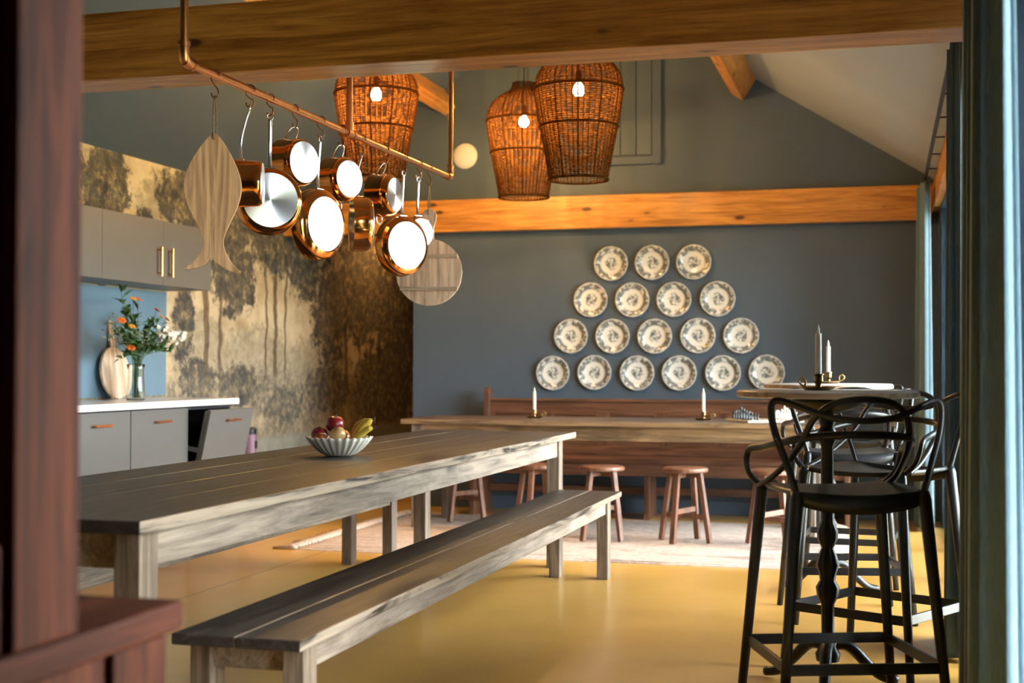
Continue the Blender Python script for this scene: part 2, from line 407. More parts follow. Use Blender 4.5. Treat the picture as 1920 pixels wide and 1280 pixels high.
def rug_mat():
    m = NT('braided_jute'); v = m.coords(); n = m.noise(v, 26, 5, .7); big = m.noise(m.coords((.6, 2.2, 1)), 1.6, 4, .6)
    w = m.new('ShaderNodeTexWave'); w.bands_direction = 'Y'; m.link(v, w.inputs[0]); w.inputs['Scale'].default_value = 16; w.inputs['Distortion'].default_value = 2.5; w.inputs['Detail'].default_value = 2
    f = m.math('ADD', m.math('MULTIPLY', n, .6), m.math('MULTIPLY', w.outputs[1], .4))
    c = m.ramp(f, [(.25, (.32, .22, .165)), (.5, (.60, .46, .37)), (.75, (.80, .68, .58))])
    m.base(m.mix(m.math('MULTIPLY', m.step(big, .52, .66), .55), c, (.16, .10, .075))); m.set(rough=.95); m.bump(f, .9, .012); return m.mat
M['rug'] = rug_mat()
M['fringe'] = plain('jute_fringe', (.56, .43, .33), .95, var=.25, nscale=60)
def apple_mat(name, a, b, c):
    m = NT(name); v = m.coords((9, 9, 2.5), rand=4); n = m.noise(v, 2.5, 5, .6); n2 = m.noise(m.coords(rand=4), 9, 3)
    f = m.math('ADD', m.math('MULTIPLY', n, .6), m.math('MULTIPLY', n2, .4))
    m.base(m.ramp(f, [(.35, a), (.52, b), (.68, c)])); m.set(rough=.28, coat=.3, coat_rough=.15); return m.mat
M['apple_red'] = apple_mat('dark_red_apple', (.16, .008, .012), (.26, .012, .018), (.34, .03, .025))
M['apple_gold'] = apple_mat('golden_blush_apple', (.45, .13, .05), (.58, .36, .14), (.66, .48, .20))
M['apple_mix'] = apple_mat('red_orange_apple', (.25, .03, .015), (.42, .13, .03), (.55, .30, .06))
M['banana'] = apple_mat('ripe_banana', (.55, .36, .03), (.66, .47, .06), (.70, .54, .11))
M['stem'] = plain('fruit_stem', (.10, .06, .03), .8)
M['leafm'] = plain('flower_leaf', (.055, .115, .030), .55, var=.4, nscale=18)
M['leafp'] = plain('pale_sprig', (.27, .32, .20), .6, var=.3, nscale=40)
M['orange'] = plain('orange_petal', (.75, .17, .02), .55, var=.25, nscale=20)
M['amber'] = plain('amber_petal', (.72, .33, .02), .55, var=.25, nscale=20)
M['petal'] = plain('white_petal', (.74, .73, .66), .55, var=.08, nscale=20)

# ================================================================== SETTING
struct(MB().box(XL - .3, XR + .16, YF - .3, NOOK_Y + .2, -.15, 0).build('floor', M['floor']), 'ochre polished concrete floor')
struct(MB().box(XR + .16, XR + 1.5, -12, 26, -.25, -.04).build('terrace', M['paving']), 'paved terrace strip outside the glass doors')
struct(MB().box(XR + 1.5, 120, -90, 110, -.25, -.06).build('lawn', M['lawn']), 'lawn beyond the terrace')
def slope_slab(name, x0, x1, mat, label):
    z0, z1 = ceil_z(x0), ceil_z(x1)
    mb = MB(); vs = [(x, y, z + t) for t in (0, .12) for (x, z) in ((x0, z0), (x1, z1)) for y in (YF - .2, NOOK_Y + .2)]
    mb.add(vs, [(0, 1, 3, 2), (4, 6, 7, 5), (0, 2, 6, 4), (1, 5, 7, 3), (0, 4, 5, 1), (2, 3, 7, 6)])
    return struct(mb.build(name, mat), label)
slope_slab('ceiling', XL - .3, RIDGE_X, M['wall'], 'slate painted sloping ceiling over the kitchen side'); slope_slab('ceiling', RIDGE_X, XR + .3, M['ceiling'], 'grey painted sloping ceiling over the window side')
def gable(name, x0, x1, y0, y1, zb, mat):
    xs = [x0] + ([RIDGE_X] if x0 < RIDGE_X < x1 else []) + [x1]
    out = [(x0, zb), (x1, zb)] + [(x, ceil_z(x)) for x in reversed(xs)]
    return MB().prism(out, -y1, -y0, Matrix.Rotation(R(90), 4, 'X')).build(name, mat)
wb = struct(gable('wall_back', PART_X, XR + .14, YB, YB + .14, 0, M['wall']), 'slate blue painted gable wall')
struct(gable('wall_back', XL, PART_X, YB, YB + .14, 2.24, M['wall']), 'slate blue gable above the kitchen opening')
struct(gable('wall_front', XL - .1, XR + .14, YF - .14, YF, 0, M['wall']))
struct(gable('wall_nook', XL, PART_X + 1.5, NOOK_Y, NOOK_Y + .14, 0, M['wall']))
struct(MB().box(PART_X, PART_X + .14, YB + .14, NOOK_Y, 0, ceil_z(PART_X)).build('wall_nook_side', M['wall']))
struct(MB().box(XL - .14, XL, YF - .1, NOOK_Y + .1, 0, ceil_z(XL)).build('wall_left', M['paper']), 'wall papered with a verdure landscape of trees')
# right wall around its two glazed openings
mb = MB(); ys = [YF - .1, WIN[1][0], WIN[1][1], WIN[0][0], WIN[0][1], YB + .14]
for a, b in ((ys[0], ys[1]), (ys[2], ys[3]), (ys[4], ys[5])): mb.box(XR, XR + .14, a, b, 0, WIN_H)
mb.box(XR, XR + .14, ys[0], ys[5], WIN_H, ceil_z(XR))
struct(mb.build('wall_right', M['wall']), 'slate wall holding the glazed doors')
for i, (a, b) in enumerate(WIN):
    wo = bpy.data.objects.new('window_%d' % (i + 1), None); COL.objects.link(wo); wo.location = (XR + .07, (a + b) / 2, 0); struct(wo, 'tall glazed doors with dark frame in the right wall')
    h = (b - a) / 2; n = 4 if b - a > 3 else 2
    for k in range(n):
        y0 = -h + (b - a) * k / n; y1 = -h + (b - a) * (k + 1) / n
        fr = MB(); t = .05
        fr.box(-.03, .03, y0, y0 + t, 0, WIN_H).box(-.03, .03, y1 - t, y1, 0, WIN_H).box(-.03, .03, y0 + t, y1 - t, 0, t).box(-.03, .03, y0 + t, y1 - t, WIN_H - t, WIN_H)
        f = fr.build('window_frame', M['frame'], wo)
        MB().box(-.004, .004, y0 + t, y1 - t, t, WIN_H - t).build('pane', M['glass'], f)
struct(MB().box(PART_X, XR, YB - .018, YB, 0, .11).build('baseboard_back', M['wall'], bevel=.004), 'blue baseboard of the back wall')
struct(MB().box(XR - .05, XR, YF, YB, WIN_H + .02, ceil_z(XR) - .03).build('trim_1', M['pine_y'], bevel=.004), 'orange pine wall plate above the glazed doors')
# tie beams and purlins
BZ0, BZ1 = 2.24, 2.50
def beam(name, o, label): return struct(o, label)
struct(MB().box(XL, XR - .055, 4.6, 4.81, BZ0, BZ1).build('tie_beam', M['pine_x'], bevel=.005), 'orange pine tie beam crossing the room above the long table')
struct(MB().box(XL, XR - .055, YB - .08, YB - .001, BZ0, BZ1).build('tie_beam', M['pine_x'], bevel=.005), 'orange pine tie beam along the slate gable wall')
for sgn in (-1, 1):
    xp = RIDGE_X + sgn * 1.22; zc = ceil_z(xp) - .10; ang = math.atan(SLOPE) * sgn
    mt = Matrix.Translation((xp, 0, zc)) @ Matrix.Rotation(ang, 4, 'Y')
    struct(MB().box(-.055, .055, YF, YB, -.10, .095, mt).build('purlin', M['pine_y'], bevel=.004), 'pine purlin under the %s ceiling slope' % ('kitchen side' if sgn < 0 else 'window side'))
# loft hatch in the gable
d1 = bpy.data.objects.new('door_1', None); COL.objects.link(d1); struct(d1, 'slate painted boarded loft hatch high in the gable')
hx0, hx1, hz0, hz1 = -2.86, -1.70, 2.74, 3.75; d1.location = ((hx0 + hx1) / 2, YB, hz0)
hw, hh = (hx1 - hx0) / 2, hz1 - hz0
fr = MB(); t = .065
fr.box(-hw, -hw + t, -.035, 0, 0, hh).box(hw - t, hw, -.035, 0, 0, hh).box(-hw + t, hw - t, -.035, 0, 0, t).box(-hw + t, hw - t, -.035, 0, hh - t, hh)
fr.build('hatch_frame', M['wall'], d1, bevel=.006)
nb = 8; bw = (2 * hw - 2 * t - .02) / nb
for k in range(nb):
    x0 = -hw + t + .01 + k * bw
    MB().box(x0 + .003, x0 + bw - .003, -.02, 0, t + .01, hh - t - .01).build('hatch_board', M['wall'], d1, bevel=.003)
# blue splashback of the kitchen
struct(MB().box(XL, XL + .012, 4.2, 8.58, .94, 1.66).build('trim_2', M['splash']), 'blue painted splashback panel under the wall cabinets')

# ================================================================== FOREGROUND CUPBOARD
cx1, cy1 = -1.135, 2.06
t = thing('cupboard', 'tall old red-brown wooden cupboard with a stepped, wider base', 'cupboard', (cx1, cy1, 0))
MB().box(-.75, -.025, -1.3, -.03, 0, .70).build('base_body', M['cup_z'], t, bevel=.006)
MB().box(-.78, 0, -1.33, 0, .70, .75).build('base_top', M['cup_y'], t, bevel=.008)
MB().box(-.75, -.03, -1.3, -.33, .75, 2.6).build('upper_body', M['cup_z'], t, bevel=.006)
for (y0, y1) in ((-.47, -.315), (-1.3, -1.15)): MB().box(-.035, .004, y0, y1, .752, 2.6).build('side_stile', M['cup_z'], t, bevel=.006)
MB().box(-.03, -.012, -1.15, -.47, .752, .90).build('side_rail', M['cup_y'], t, bevel=.005)
for (y0, y1) in ((-.20, -.04), (-1.3, -1.15)): MB().box(-.03, -.010, y0, y1, .0, .698).build('base_stile', M['cup_z'], t, bevel=.005)

# ================================================================== LONG TABLES AND BENCHES
def plank_table(name, label, cat, x0, x1, y0, y1, H, nplank, along, top, apron, leg, over, inset0, inset1, legw, apron_h, group=None, th=.035):
    """along = 1: planks run along y; 0: along x. inset0/1: leg inset from the two ends"""
    cx, cy = (x0 + x1) / 2, (y0 + y1) / 2
    t = thing(name, label, cat, (cx, cy, 0), 0, group); hx, hy = (x1 - x0) / 2, (y1 - y0) / 2
    L, W = (hy, hx) if along else (hx, hy)
    pw = 2 * W / nplank
    for k in range(nplank):
        a = -W + k * pw; dz = random.uniform(-.0012, .0012)
        q = (a + .001, a + pw - .001, -L + random.uniform(0, .006), L - random.uniform(0, .006))
        mbp = MB().box(q[0], q[1], q[2], q[3], H - th, H + dz) if along else MB().box(q[2], q[3], q[0], q[1], H - th, H + dz)
        mbp.build('plank', top, t, bevel=.004)
    lw, ll = legw; ax = over + .012
    for s in (-1, 1):      # long aprons
        w0 = s * (W - ax); w1 = s * (W - ax - .026); a0, a1 = min(w0, w1), max(w0, w1)
        l0, l1 = -L + inset0 + ll * .5, L - inset1 - ll * .5
        b = MB()
        b.box(a0, a1, l0, l1, H - th - apron_h, H - th) if along else b.box(l0, l1, a0, a1, H - th - apron_h, H - th)
        b.build('apron', apron, t, bevel=.003)
        e = (-L + inset0 + .02, -L + inset0 + .046) if s < 0 else (L - inset1 - .046, L - inset1 - .02)
        b = MB(); q = W - ax - .03
        b.box(-q, q, e[0], e[1], H - th - apron_h, H - th) if along else b.box(e[0], e[1], -q, q, H - th - apron_h, H - th)
        b.build('end_apron', apron, t, bevel=.003)
        for e in (-1, 1):
            l0 = -L + inset0 if e < 0 else L - inset1 - ll
            w0 = s * (W - over); w1 = s * (W - over - lw); a0, a1 = min(w0, w1), max(w0, w1)
            b = MB(); b.box(a0, a1, l0, l0 + ll, 0, H - th) if along else b.box(l0, l0 + ll, a0, a1, 0, H - th)
            b.build('leg', leg, t, bevel=.004)
    return t
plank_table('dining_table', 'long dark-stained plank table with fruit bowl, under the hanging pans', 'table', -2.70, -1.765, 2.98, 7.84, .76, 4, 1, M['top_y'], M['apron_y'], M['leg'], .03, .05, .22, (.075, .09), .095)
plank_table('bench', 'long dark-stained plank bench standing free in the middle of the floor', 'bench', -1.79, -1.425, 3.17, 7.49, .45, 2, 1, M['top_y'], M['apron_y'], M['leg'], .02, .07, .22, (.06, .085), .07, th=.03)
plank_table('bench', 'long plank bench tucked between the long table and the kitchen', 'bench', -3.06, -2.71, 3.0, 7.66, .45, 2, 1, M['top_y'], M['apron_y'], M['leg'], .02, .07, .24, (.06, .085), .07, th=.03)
T2Y0, T2Y1 = 9.02, 9.86
plank_table('dining_table', 'brown plank table with candles and a chess set in front of the pew', 'table', -3.30, -.35, T2Y0, T2Y1, .76, 4, 0, M['top_x'], M['apron_x'], M['leg'], .04, .07, .10, (.08, .08), .10).location.z = .0145

# ================================================================== PEW
PX0, PX1, PYB = -3.10, -.25, 10.52
t = thing('pew', 'long red-brown wooden church pew with panelled back against the slate wall', 'pew', ((PX0 + PX1) / 2, 10.25, 0))
hw = (PX1 - PX0) / 2
MB().box(-hw + .04, hw - .04, -.22, .20, .42, .455).build('seat', M['pew_x'], t, bevel=.006)
MB().box(-hw + .04, hw - .04, -.215, -.19, .33, .42).build('seat_apron', M['pew_x'], t, bevel=.004)
yb0, yb1 = .205, .235
MB().box(-hw + .04, hw - .04, yb0, yb1, .455, .53).build('back_rail', M['pew_x'], t, bevel=.004)
MB().box(-hw + .04, hw - .04, yb0, yb1, .785, .87).build('back_rail', M['pew_x'], t, bevel=.004)
MB().box(-hw + .03, hw - .03, yb0 - .018, yb1 + .012, .87, .893).build('cap_rail', M['pew_x'], t, bevel=.006)
npan = 6; pw = (2 * hw - .08) / npan
for k in range(npan + 1):
    x = -hw + .04 + k * pw; a, b = max(x - .045, -hw + .04), min(x + .045, hw - .04)
    MB().box(a, b, yb0, yb1, .53, .785).build('stile', M['pew_z'], t, bevel=.003)
    if k < npan:
        o = MB().box(x + .046, x + pw - .046, yb0 + .014, yb1 - .004, .531, .784).build('panel', M['pew_x'], t)
        fr = MB(); q = .016
        fr.box(x + .046, x + .046 + q, yb0 + .002, yb0 + .014, .531, .784).box(x + pw - .046 - q, x + pw - .046, yb0 + .002, yb0 + .014, .531, .784)
        fr.box(x + .046 + q, x + pw - .046 - q, yb0 + .002, yb0 + .014, .531, .531 + q).box(x + .046 + q, x + pw - .046 - q, yb0 + .002, yb0 + .014, .784 - q, .784)
        fr.build('moulding', M['pew_x'], o, bevel=.003)
def pew_end(x):
    out = [(-.24, 0), (.26, 0), (.26, .93)]
    out += [(.21 + .05 * math.cos(a), .93 + .05 * math.sin(a)) for a in [math.pi * i / 8 for i in range(1, 8)]]
    out += [(.16, .93), (.15, .72), (.02, .60), (-.20, .58), (-.24, .50)]
    mt = Matrix(((0, 0, 1, 0), (1, 0, 0, 0), (0, 1, 0, 0), (0, 0, 0, 1)))
    return MB().prism(out, x - .022, x + .022, mt).build('pew_end', M['pew_z'], t, bevel=.006)
pew_end(-hw + .022); pew_end(hw - .022)
for x in (-.06, ): 
    MB().prism([(-.18, 0), (.20, 0), (.17, .06), (.14, .42), (-.14, .42), (-.14, .06)], x - .022, x + .022, Matrix(((0, 0, 1, 0), (1, 0, 0, 0), (0, 1, 0, 0), (0, 0, 0, 1)))).build('support', M['pew_z'], t, bevel=.004)
MB().box(-hw + .05, hw - .05, .14, .165, .16, .22).build('stretcher', M['pew_x'], t, bevel=.004)

# ================================================================== ROUND STOOLS
def round_stool():
    t = thing('stool', '', 'stool')
    S = .48; prof = [(0, S), (.135, S), (.146, S - .006), (.149, S - .016), (.146, S - .028), (.135, S - .032), (0, S - .032)]
    MB().lathe(prof, 36).build('seat', M['stool'], t, smooth='auto')
    for k in range(4):
        a = math.pi / 4 + k * math.pi / 2; c, s = math.cos(a), math.sin(a)
        MB().bar((c * .175, s * .175, 0), (c * .105, s * .105, S - .032), .036, .030, up=(c, s, 0), t=1.0).build('leg', M['stool'], t, bevel=.004)
    for k, z in ((0, .20), (1, .165)):
        a = math.pi / 4 + k * math.pi / 2; r = .175 - .07 * z / .45 - .012
        MB().bar((math.cos(a) * r, math.sin(a) * r, z), (-math.cos(a) * r, -math.sin(a) * r, z), .022, .034).build('stretcher', M['stool'], t, bevel=.003)
    for k, z in ((0, .43), (1, .43)):
        a = math.pi / 4 + k * math.pi / 2; r = .10
        MB().bar((math.cos(a) * r, math.sin(a) * r, z), (-math.cos(a) * r, -math.sin(a) * r, z), .03, .03).build('brace', M['stool'], t)
    return t
st0 = round_stool()
for i, (x, y, rz, lab) in enumerate([(-1.26, 8.80, .45, 'round red-brown wooden stool before the candle table, second from the bar stools'), (-1.80, 8.76, .20, 'round red-brown wooden stool before the candle table, third from the bar stools'), (-2.24, 8.80, .62, 'round red-brown wooden stool before the candle table, farthest from the bar stools'), (-.70, 8.76, .35, 'round red-brown wooden stool before the candle table, next to the bar stools'), (-2.98, 9.58, .3, 'round red-brown wooden stool pushed under the end of the candle table')]):
    o = st0 if i == 0 else copy_tree(st0)
    o.location = (x, y, .0165); o.rotation_euler = (0, 0, rz)
    tag(o, lab, 'stool', 'round stools at the back table')

# ================================================================== RUG
rx0, rx1, ry0, ry1 = -3.56, -.38, 7.83, 10.0
t = thing('rug', 'braided natural jute rug with knotted fringe under the back table', 'rug', ((rx0 + rx1) / 2, (ry0 + ry1) / 2, 0))
hx, hy = (rx1 - rx0) / 2, (ry1 - ry0) / 2
nx, ny = 90, 64; vs = []; fs = []
for j in range(ny + 1):
    for i in range(nx + 1):
        x = -hx + 2 * hx * i / nx; y = -hy + 2 * hy * j / ny
        e = .012 if 0 < i < nx and 0 < j < ny else .001
        vs.append((x + (random.uniform(-.006, .006)), y + random.uniform(-.006, .006), e + (random.uniform(-.0015, .002) if e > .005 else 0)))
for j in range(ny):
    for i in range(nx): a = j * (nx + 1) + i; fs.append((a, a + 1, a + nx + 2, a + nx + 1))
MB().add(vs, fs).build('rug_weave', M['rug'], t, smooth=True)
mb = MB()
for s in (-1, 1):
    for k in range(44):
        y = -hy + 2 * hy * (k + .5) / 44 + random.uniform(-.008, .008); L = random.uniform(.09, .16); dy = random.uniform(-.03, .03)
        x0 = s * hx
        mb.tube([(x0 - s * .01, y, .010), (x0 + s * .02, y, .016), (x0 + s * L * .6, y + dy * .5, .010), (x0 + s * L, y + dy, .006)], [.012, .020, .015, .008], 6)
f = mb.build('fringe', M['fringe'], t, smooth=True); tag(f, kind='stuff')

# ================================================================== KITCHEN
KX = XL + .58                               # front of the base doors
def handle_h(parent, x, y0, y1, z):
    mb = MB(); mb.tube([(x + .028, y0, z), (x + .028, y1, z)], .007, 8)
    for yy in (y0 + .02, y1 - .02): mb.tube([(x, yy, z), (x + .028, yy, z)], .005, 6)
    return mb.build('handle', M['copper_bar'], parent, smooth='auto')
kb = [(5.86, 6.52), (6.52, 7.18), (7.18, 7.87)]
for i, (a, b) in enumerate(kb):
    lab = ['taupe base cabinet, third from the open dishwasher', 'taupe base cabinet, second from the open dishwasher', 'taupe base cabinet right beside the open dishwasher'][i]
    c = thing('base_cabinet', lab, 'cabinet', ((XL + KX) / 2 + .012, (a + b) / 2, 0), 0, 'kitchen base cabinets')
    hx, hy = (KX - XL) / 2 - .012, (b - a) / 2
    MB().box(-hx, hx - .025, -hy, hy, .10, .885).build('body', M['carcass'], c)
    MB().box(-hx, hx - .07, -hy, hy, 0, .10).build('plinth', M['carcass'], c)
    d = MB().box(hx - .022, hx, -hy + .005, hy - .005, .11, .875).build('door', M['taupe'], c, bevel=.002)
    handle_h(d, hx, -.085, .085, .80)
# dishwasher with its door ajar
a, b = 7.87, 8.49
c = thing('dishwasher', 'built-in dishwasher with taupe front, its door hanging ajar', 'dishwasher', ((XL + KX) / 2 + .012, (a + b) / 2, 0))
hx, hy = (KX - XL) / 2 - .012, (b - a) / 2
mb = MB(); mb.box(-hx, hx - .03, -hy, -hy + .012, .08, .875).box(-hx, hx - .03, hy - .012, hy, .08, .875).box(-hx, -hx + .012, -hy + .012, hy - .012, .08, .875).box(-hx + .012, hx - .03, -hy + .012, hy - .012, .08, .10).box(-hx + .012, hx - .03, -hy + .012, hy - .012, .86, .875)
mb.build('tub', M['carcass'], c)
MB().box(-hx, hx - .07, -hy, hy, 0, .08).build('plinth', M['carcass'], c)
for s in (-1, 1): MB().bar((hx - .06, s * (hy - .03), .62), (hx + .075, s * (hy - .03), .60), .016, .03).build('door_arm', M['grey_plastic'], c)
dr = MB().box(-.022, 0, -hy + .004, hy - .004, 0, .765).build('door', M['taupe'], c, bevel=.002, loc=(hx, 0, .11), rot=(0, R(12), 0))
MB().box(-.05, -.022, -hy + .02, hy - .02, .02, .75).build('inner_door', M['grey_plastic'], dr)
handle_h(dr, 0, -.085, .085, .70)
w_ = thing('worktop', 'white stone worktop on the taupe base cabinets', 'worktop', ((XL + KX) / 2, 7.1, .885))
hx = (KX - XL) / 2
MB().box(-hx, hx + .03, -1.24, 1.42, 0, .04).build('slab', M['worktop'], w_, bevel=.003)
for i, (a, b) in enumerate(((6.48, 7.23), (7.23, 7.95), (7.95, 8.60))):
    lab = ['taupe wall cabinet at the cupboard end of the row', 'taupe wall cabinet in the middle of the row, copper handle beside its neighbour', 'taupe wall cabinet at the landscape wallpaper end of the row'][i]
    c = thing('wall_cabinet', lab, 'cabinet', (XL + .175, (a + b) / 2, 1.67), 0, 'kitchen wall cabinets')
    hy = (b - a) / 2
    MB().box(-.175, .150, -hy, hy, 0, .42).build('body', M['taupe'], c)
    d = MB().box(.152, .172, -hy + .002, hy - .002, 0, .42).build('door', M['taupe'], c, bevel=.002)
    ye = (hy - .07) * (1 if i == 1 else -1)
    mb = MB(); mb.tube([(.200, ye, .055), (.200, ye, .245)], .009, 8)
    for zz in (.075, .225): mb.tube([(.172, ye, zz), (.200, ye, zz)], .006, 6)
    mb.build('handle', M['copper_bar'], d, smooth='auto')
# board, vase, flowers, bin
vb = onz(262, 748, .925); vb = onx(262, 745, XL + .30); vy = vb.y
rb = thing('cutting_board', 'round wooden board with handle leaning on the blue splashback behind the flowers', 'cutting board', (XL + .075, vy + .10, .927))
rb.rotation_euler = (0, R(-8), 0)
mt = Matrix(((0, 0, 1, 0), (1, 0, 0, 0), (0, 1, 0, 0), (0, 0, 0, 1)))
out = [(.17 * math.cos(a), .17 + .17 * math.sin(a)) for a in [math.pi * 2 * i / 40 for i in range(40)]]
MB().prism(out, 0, .018, mt).build('board', M['mango_pale'], rb, bevel=.003)
MB().prism([(-.028, .335), (.028, .335), (.024, .50), (.015, .515), (-.015, .515), (-.024, .50)], 0, .018, mt).build('handle', M['mango_pale'], rb, bevel=.003)
VX = XL + .27
va = thing('vase', 'clear glass vase holding a loose bunch of garden flowers', 'vase', (VX, vy, .925))
MB().lathe([(0, .006), (.050, .006), (.054, .03), (.048, .12), (.044, .19), (.052, .225), (.055, .23), (.058, .226), (.050, .19), (.053, .12), (.059, .03), (.056, 0), (0, 0)], 28).build('vase_glass', M['vase'], va, smooth=True)
STEMS = {}
def flower(tx, ty, tz, kind, label, seed):
    """stem from inside the vase to an offset (tx along x, ty along y, tz up from the vase base)"""
    rnd = random.Random(seed); cat = 'flower' if kind in ('orange', 'amber', 'white') else 'foliage sprig'
    t = thing('flower_stem' if cat == 'flower' else 'foliage_sprig', label, cat, (VX, vy, .935), 0, 'flowers in the glass vase')
    an = math.atan2(ty, tx) + rnd.uniform(-.1, .1); rk = STEMS.setdefault(round(an / .55), 0); STEMS[round(an / .55)] += 1
    rn = .036 - .0078 * (rk % 5); n = Vector((rn * math.cos(an), rn * math.sin(an), .235)); b = Vector((n.x * .85, n.y * .85, .004)); e = Vector((tx, ty, tz))
    path = crom([b, n, n.lerp(e, .5) + Vector((tx * .02, ty * .02, .03)), e], 5)
    MB().tube(path, [.0030 - .0014 * i / (len(path) - 1) for i in range(len(path))], 5).build('stem', M['leafm'], t, smooth=True)
    def leaf(mb, p, d, L, wd):
        d = d.normalized(); s = d.cross(Vector((rnd.uniform(-.4, .4), rnd.uniform(-.4, .4), 1))).normalized(); up = s.cross(d)
        vs = [p, p + d * L * .35 + s * wd + up * .006, p + d * L * .7 + s * wd * .7, p + d * L - up * L * .15, p + d * L * .7 - s * wd * .7, p + d * L * .35 - s * wd + up * .006, p + d * L * .5 + up * .012]
        mb.add(vs, [(0, 1, 6), (1, 2, 6), (2, 3, 6), (3, 4, 6), (4, 5, 6), (5, 0, 6)])
    def rd(): return Vector((rnd.uniform(-1, 1), rnd.uniform(-1, 1), rnd.uniform(-.3, 1)))
    if cat == 'flower':
        mb = MB(); rad = {'orange': .034, 'amber': .027, 'white': .040}[kind]
        axis = Vector((tx * .6 + .3, ty, .5)).normalized(); a = axis.cross(Vector((0, 1, .3))).normalized(); bb = axis.cross(a)
        cl = 1 if kind != 'white' else 12
        for c_ in range(cl):
            c0 = e + (rd() * .055 if cl > 1 else Vector())
            if cl > 1:                                  # rounded white floret with a puckered edge
                rr = rnd.uniform(.016, .024)
                mb.lathe([(0, -rr * .8), (rr * .6, -rr * .6), (rr, 0), (rr * .75, rr * .55), (rr * .3, rr * .5), (0, rr * .3)], 15, lambda a_, r_, z_: (r_ * (1 + .16 * math.cos(5 * a_)), z_), Matrix.Translation(c0) @ Matrix.Rotation(rnd.uniform(-1, 1), 4, 'X'))
                continue
            for ring, (m_, rr, lift) in enumerate(((8, rad, .3), (6, rad * .65, .8))):
                for k in range(m_):
                    an = 2 * math.pi * k / m_ + ring * .4; d = (a * math.cos(an) + bb * math.sin(an) + axis * lift).normalized()
                    s = d.cross(axis).normalized() * rr * (.42 if kind != 'white' else .62)
                    mb.add([c0, c0 + d * rr * .6 + s, c0 + d * rr, c0 + d * rr * .6 - s, c0 + d * rr * .55 + axis * .006], [(0, 1, 4), (1, 2, 4), (2, 3, 4), (3, 0, 4)])
        mb.build('bloom', M[{'orange': 'orange', 'amber': 'amber', 'white': 'petal'}[kind]], t)
        for k in range(5):
            mb = MB(); i = rnd.randrange(8, len(path) - 2); leaf(mb, path[i], rd(), rnd.uniform(.05, .09), .012); mb.build('leaf', M['leafm'], t)
    else:
        mb = MB(); pale = kind == 'pale'
        for k in range(34 if pale else 17):
            i = rnd.randrange(8, len(path)); q = path[i] + (rd() * .05 if pale else Vector())
            if not pale: mb = MB()
            leaf(mb, q, rd() + (e - path[3]).normalized() * .6, rnd.uniform(.018, .03) if pale else rnd.uniform(.05, .10), .008 if pale else .016)
            if not pale: mb.build('leaf', M['leafm'], t)
        if pale: tag(mb.build('leaflets', M['leafp'], t), kind='stuff')
def vpix(x, y, X): p = onx(x, y, X); return (X - VX, p.y - vy, p.z - .935)
for i, (px, py, dx, kd) in enumerate([(228, 602, .06, 'orange'), (259, 562, -.02, 'orange'), (249, 561, .02, 'amber'), (293, 582, .04, 'orange'), (301, 594, .08, 'amber'), (312, 599, .03, 'amber'), (247, 613, .1, 'amber'), (245, 653, .13, 'orange'), (314, 625, .10, 'white'), (334, 632, .05, 'white'), (320, 640, .14, 'white')]):
    lab = {'orange': 'bright orange garden flower on a thin stem in the glass vase', 'amber': 'small amber yellow flower in the glass vase', 'white': 'cluster of white blossom at the side of the bouquet'}[kd]
    flower(*vpix(px, py, VX + dx), kd, lab, 20 + i)
for i, (px, py, dx, kd) in enumerate([(227, 548, 0, 'leaf'), (236, 582, .05, 'leaf'), (210, 605, .02, 'pale'), (206, 632, .06, 'pale'), (262, 628, .15, 'pale'), (285, 610, .0, 'leaf'), (240, 640, .12, 'leaf'), (300, 655, .12, 'leaf'), (318, 660, .05, 'leaf'), (262, 650, .18, 'leaf'), (230, 672, .10, 'leaf'), (280, 640, .1, 'leaf'), (250, 600, -.04, 'leaf'), (270, 660, -.05, 'leaf'), (222, 625, -.04, 'leaf'), (300, 630, -.05, 'leaf')]):
    flower(*vpix(px, py, VX + dx), kd, 'pale feathery sprig in the bouquet' if kd == 'pale' else 'leafy green sprig in the bouquet', 60 + i)
bn = thing('waste_bin', 'slim mauve bin with a black lid at the foot of the landscape wallpaper', 'bin', (XL + .08, 9.76, 0))
MB().lathe([(0, 0), (.044, 0), (.050, .03), (.052, .60), (.048, .61), (0, .61)], 24).build('bin_body', M['mauve'], bn, smooth='auto')
MB().lathe([(0, .61), (.051, .61), (.052, .655), (.04, .665), (0, .665)], 24).build('lid', M['black'], bn, smooth='auto')
MB().box(.046, .056, -.015, .015, .50, .56).build('latch', M['black'], bn, bevel=.003)

sp = thing('added_spotlight', 'added unseen warm lamp above the papered kitchen nook', 'added_spotlight', (XL + .42, 12.5, ceil_z(XL + .42)))  # lamp added out of sight for the warm glow on the nook wallpaper
MB().lathe([(0, 0), (.045, 0), (.045, -.09), (.038, -.09), (.036, -.02), (0, -.02)], 20).build('housing', M['black'], sp, smooth='auto')
MB().lathe([(.034, -.075), (.02, -.085), (0, -.088)], 16).build('lens', M['bulb'], sp, smooth=True)
ld = bpy.data.lights.new('added_spot_light', 'SPOT'); ld.energy = 40; ld.color = (1.0, .50, .16); ld.spot_size = R(140); ld.spot_blend = .6; ld.shadow_soft_size = .03
lo = bpy.data.objects.new('added_spot_light', ld); COL.objects.link(lo); lo.parent = sp; lo.location = (0, 0, -.10)

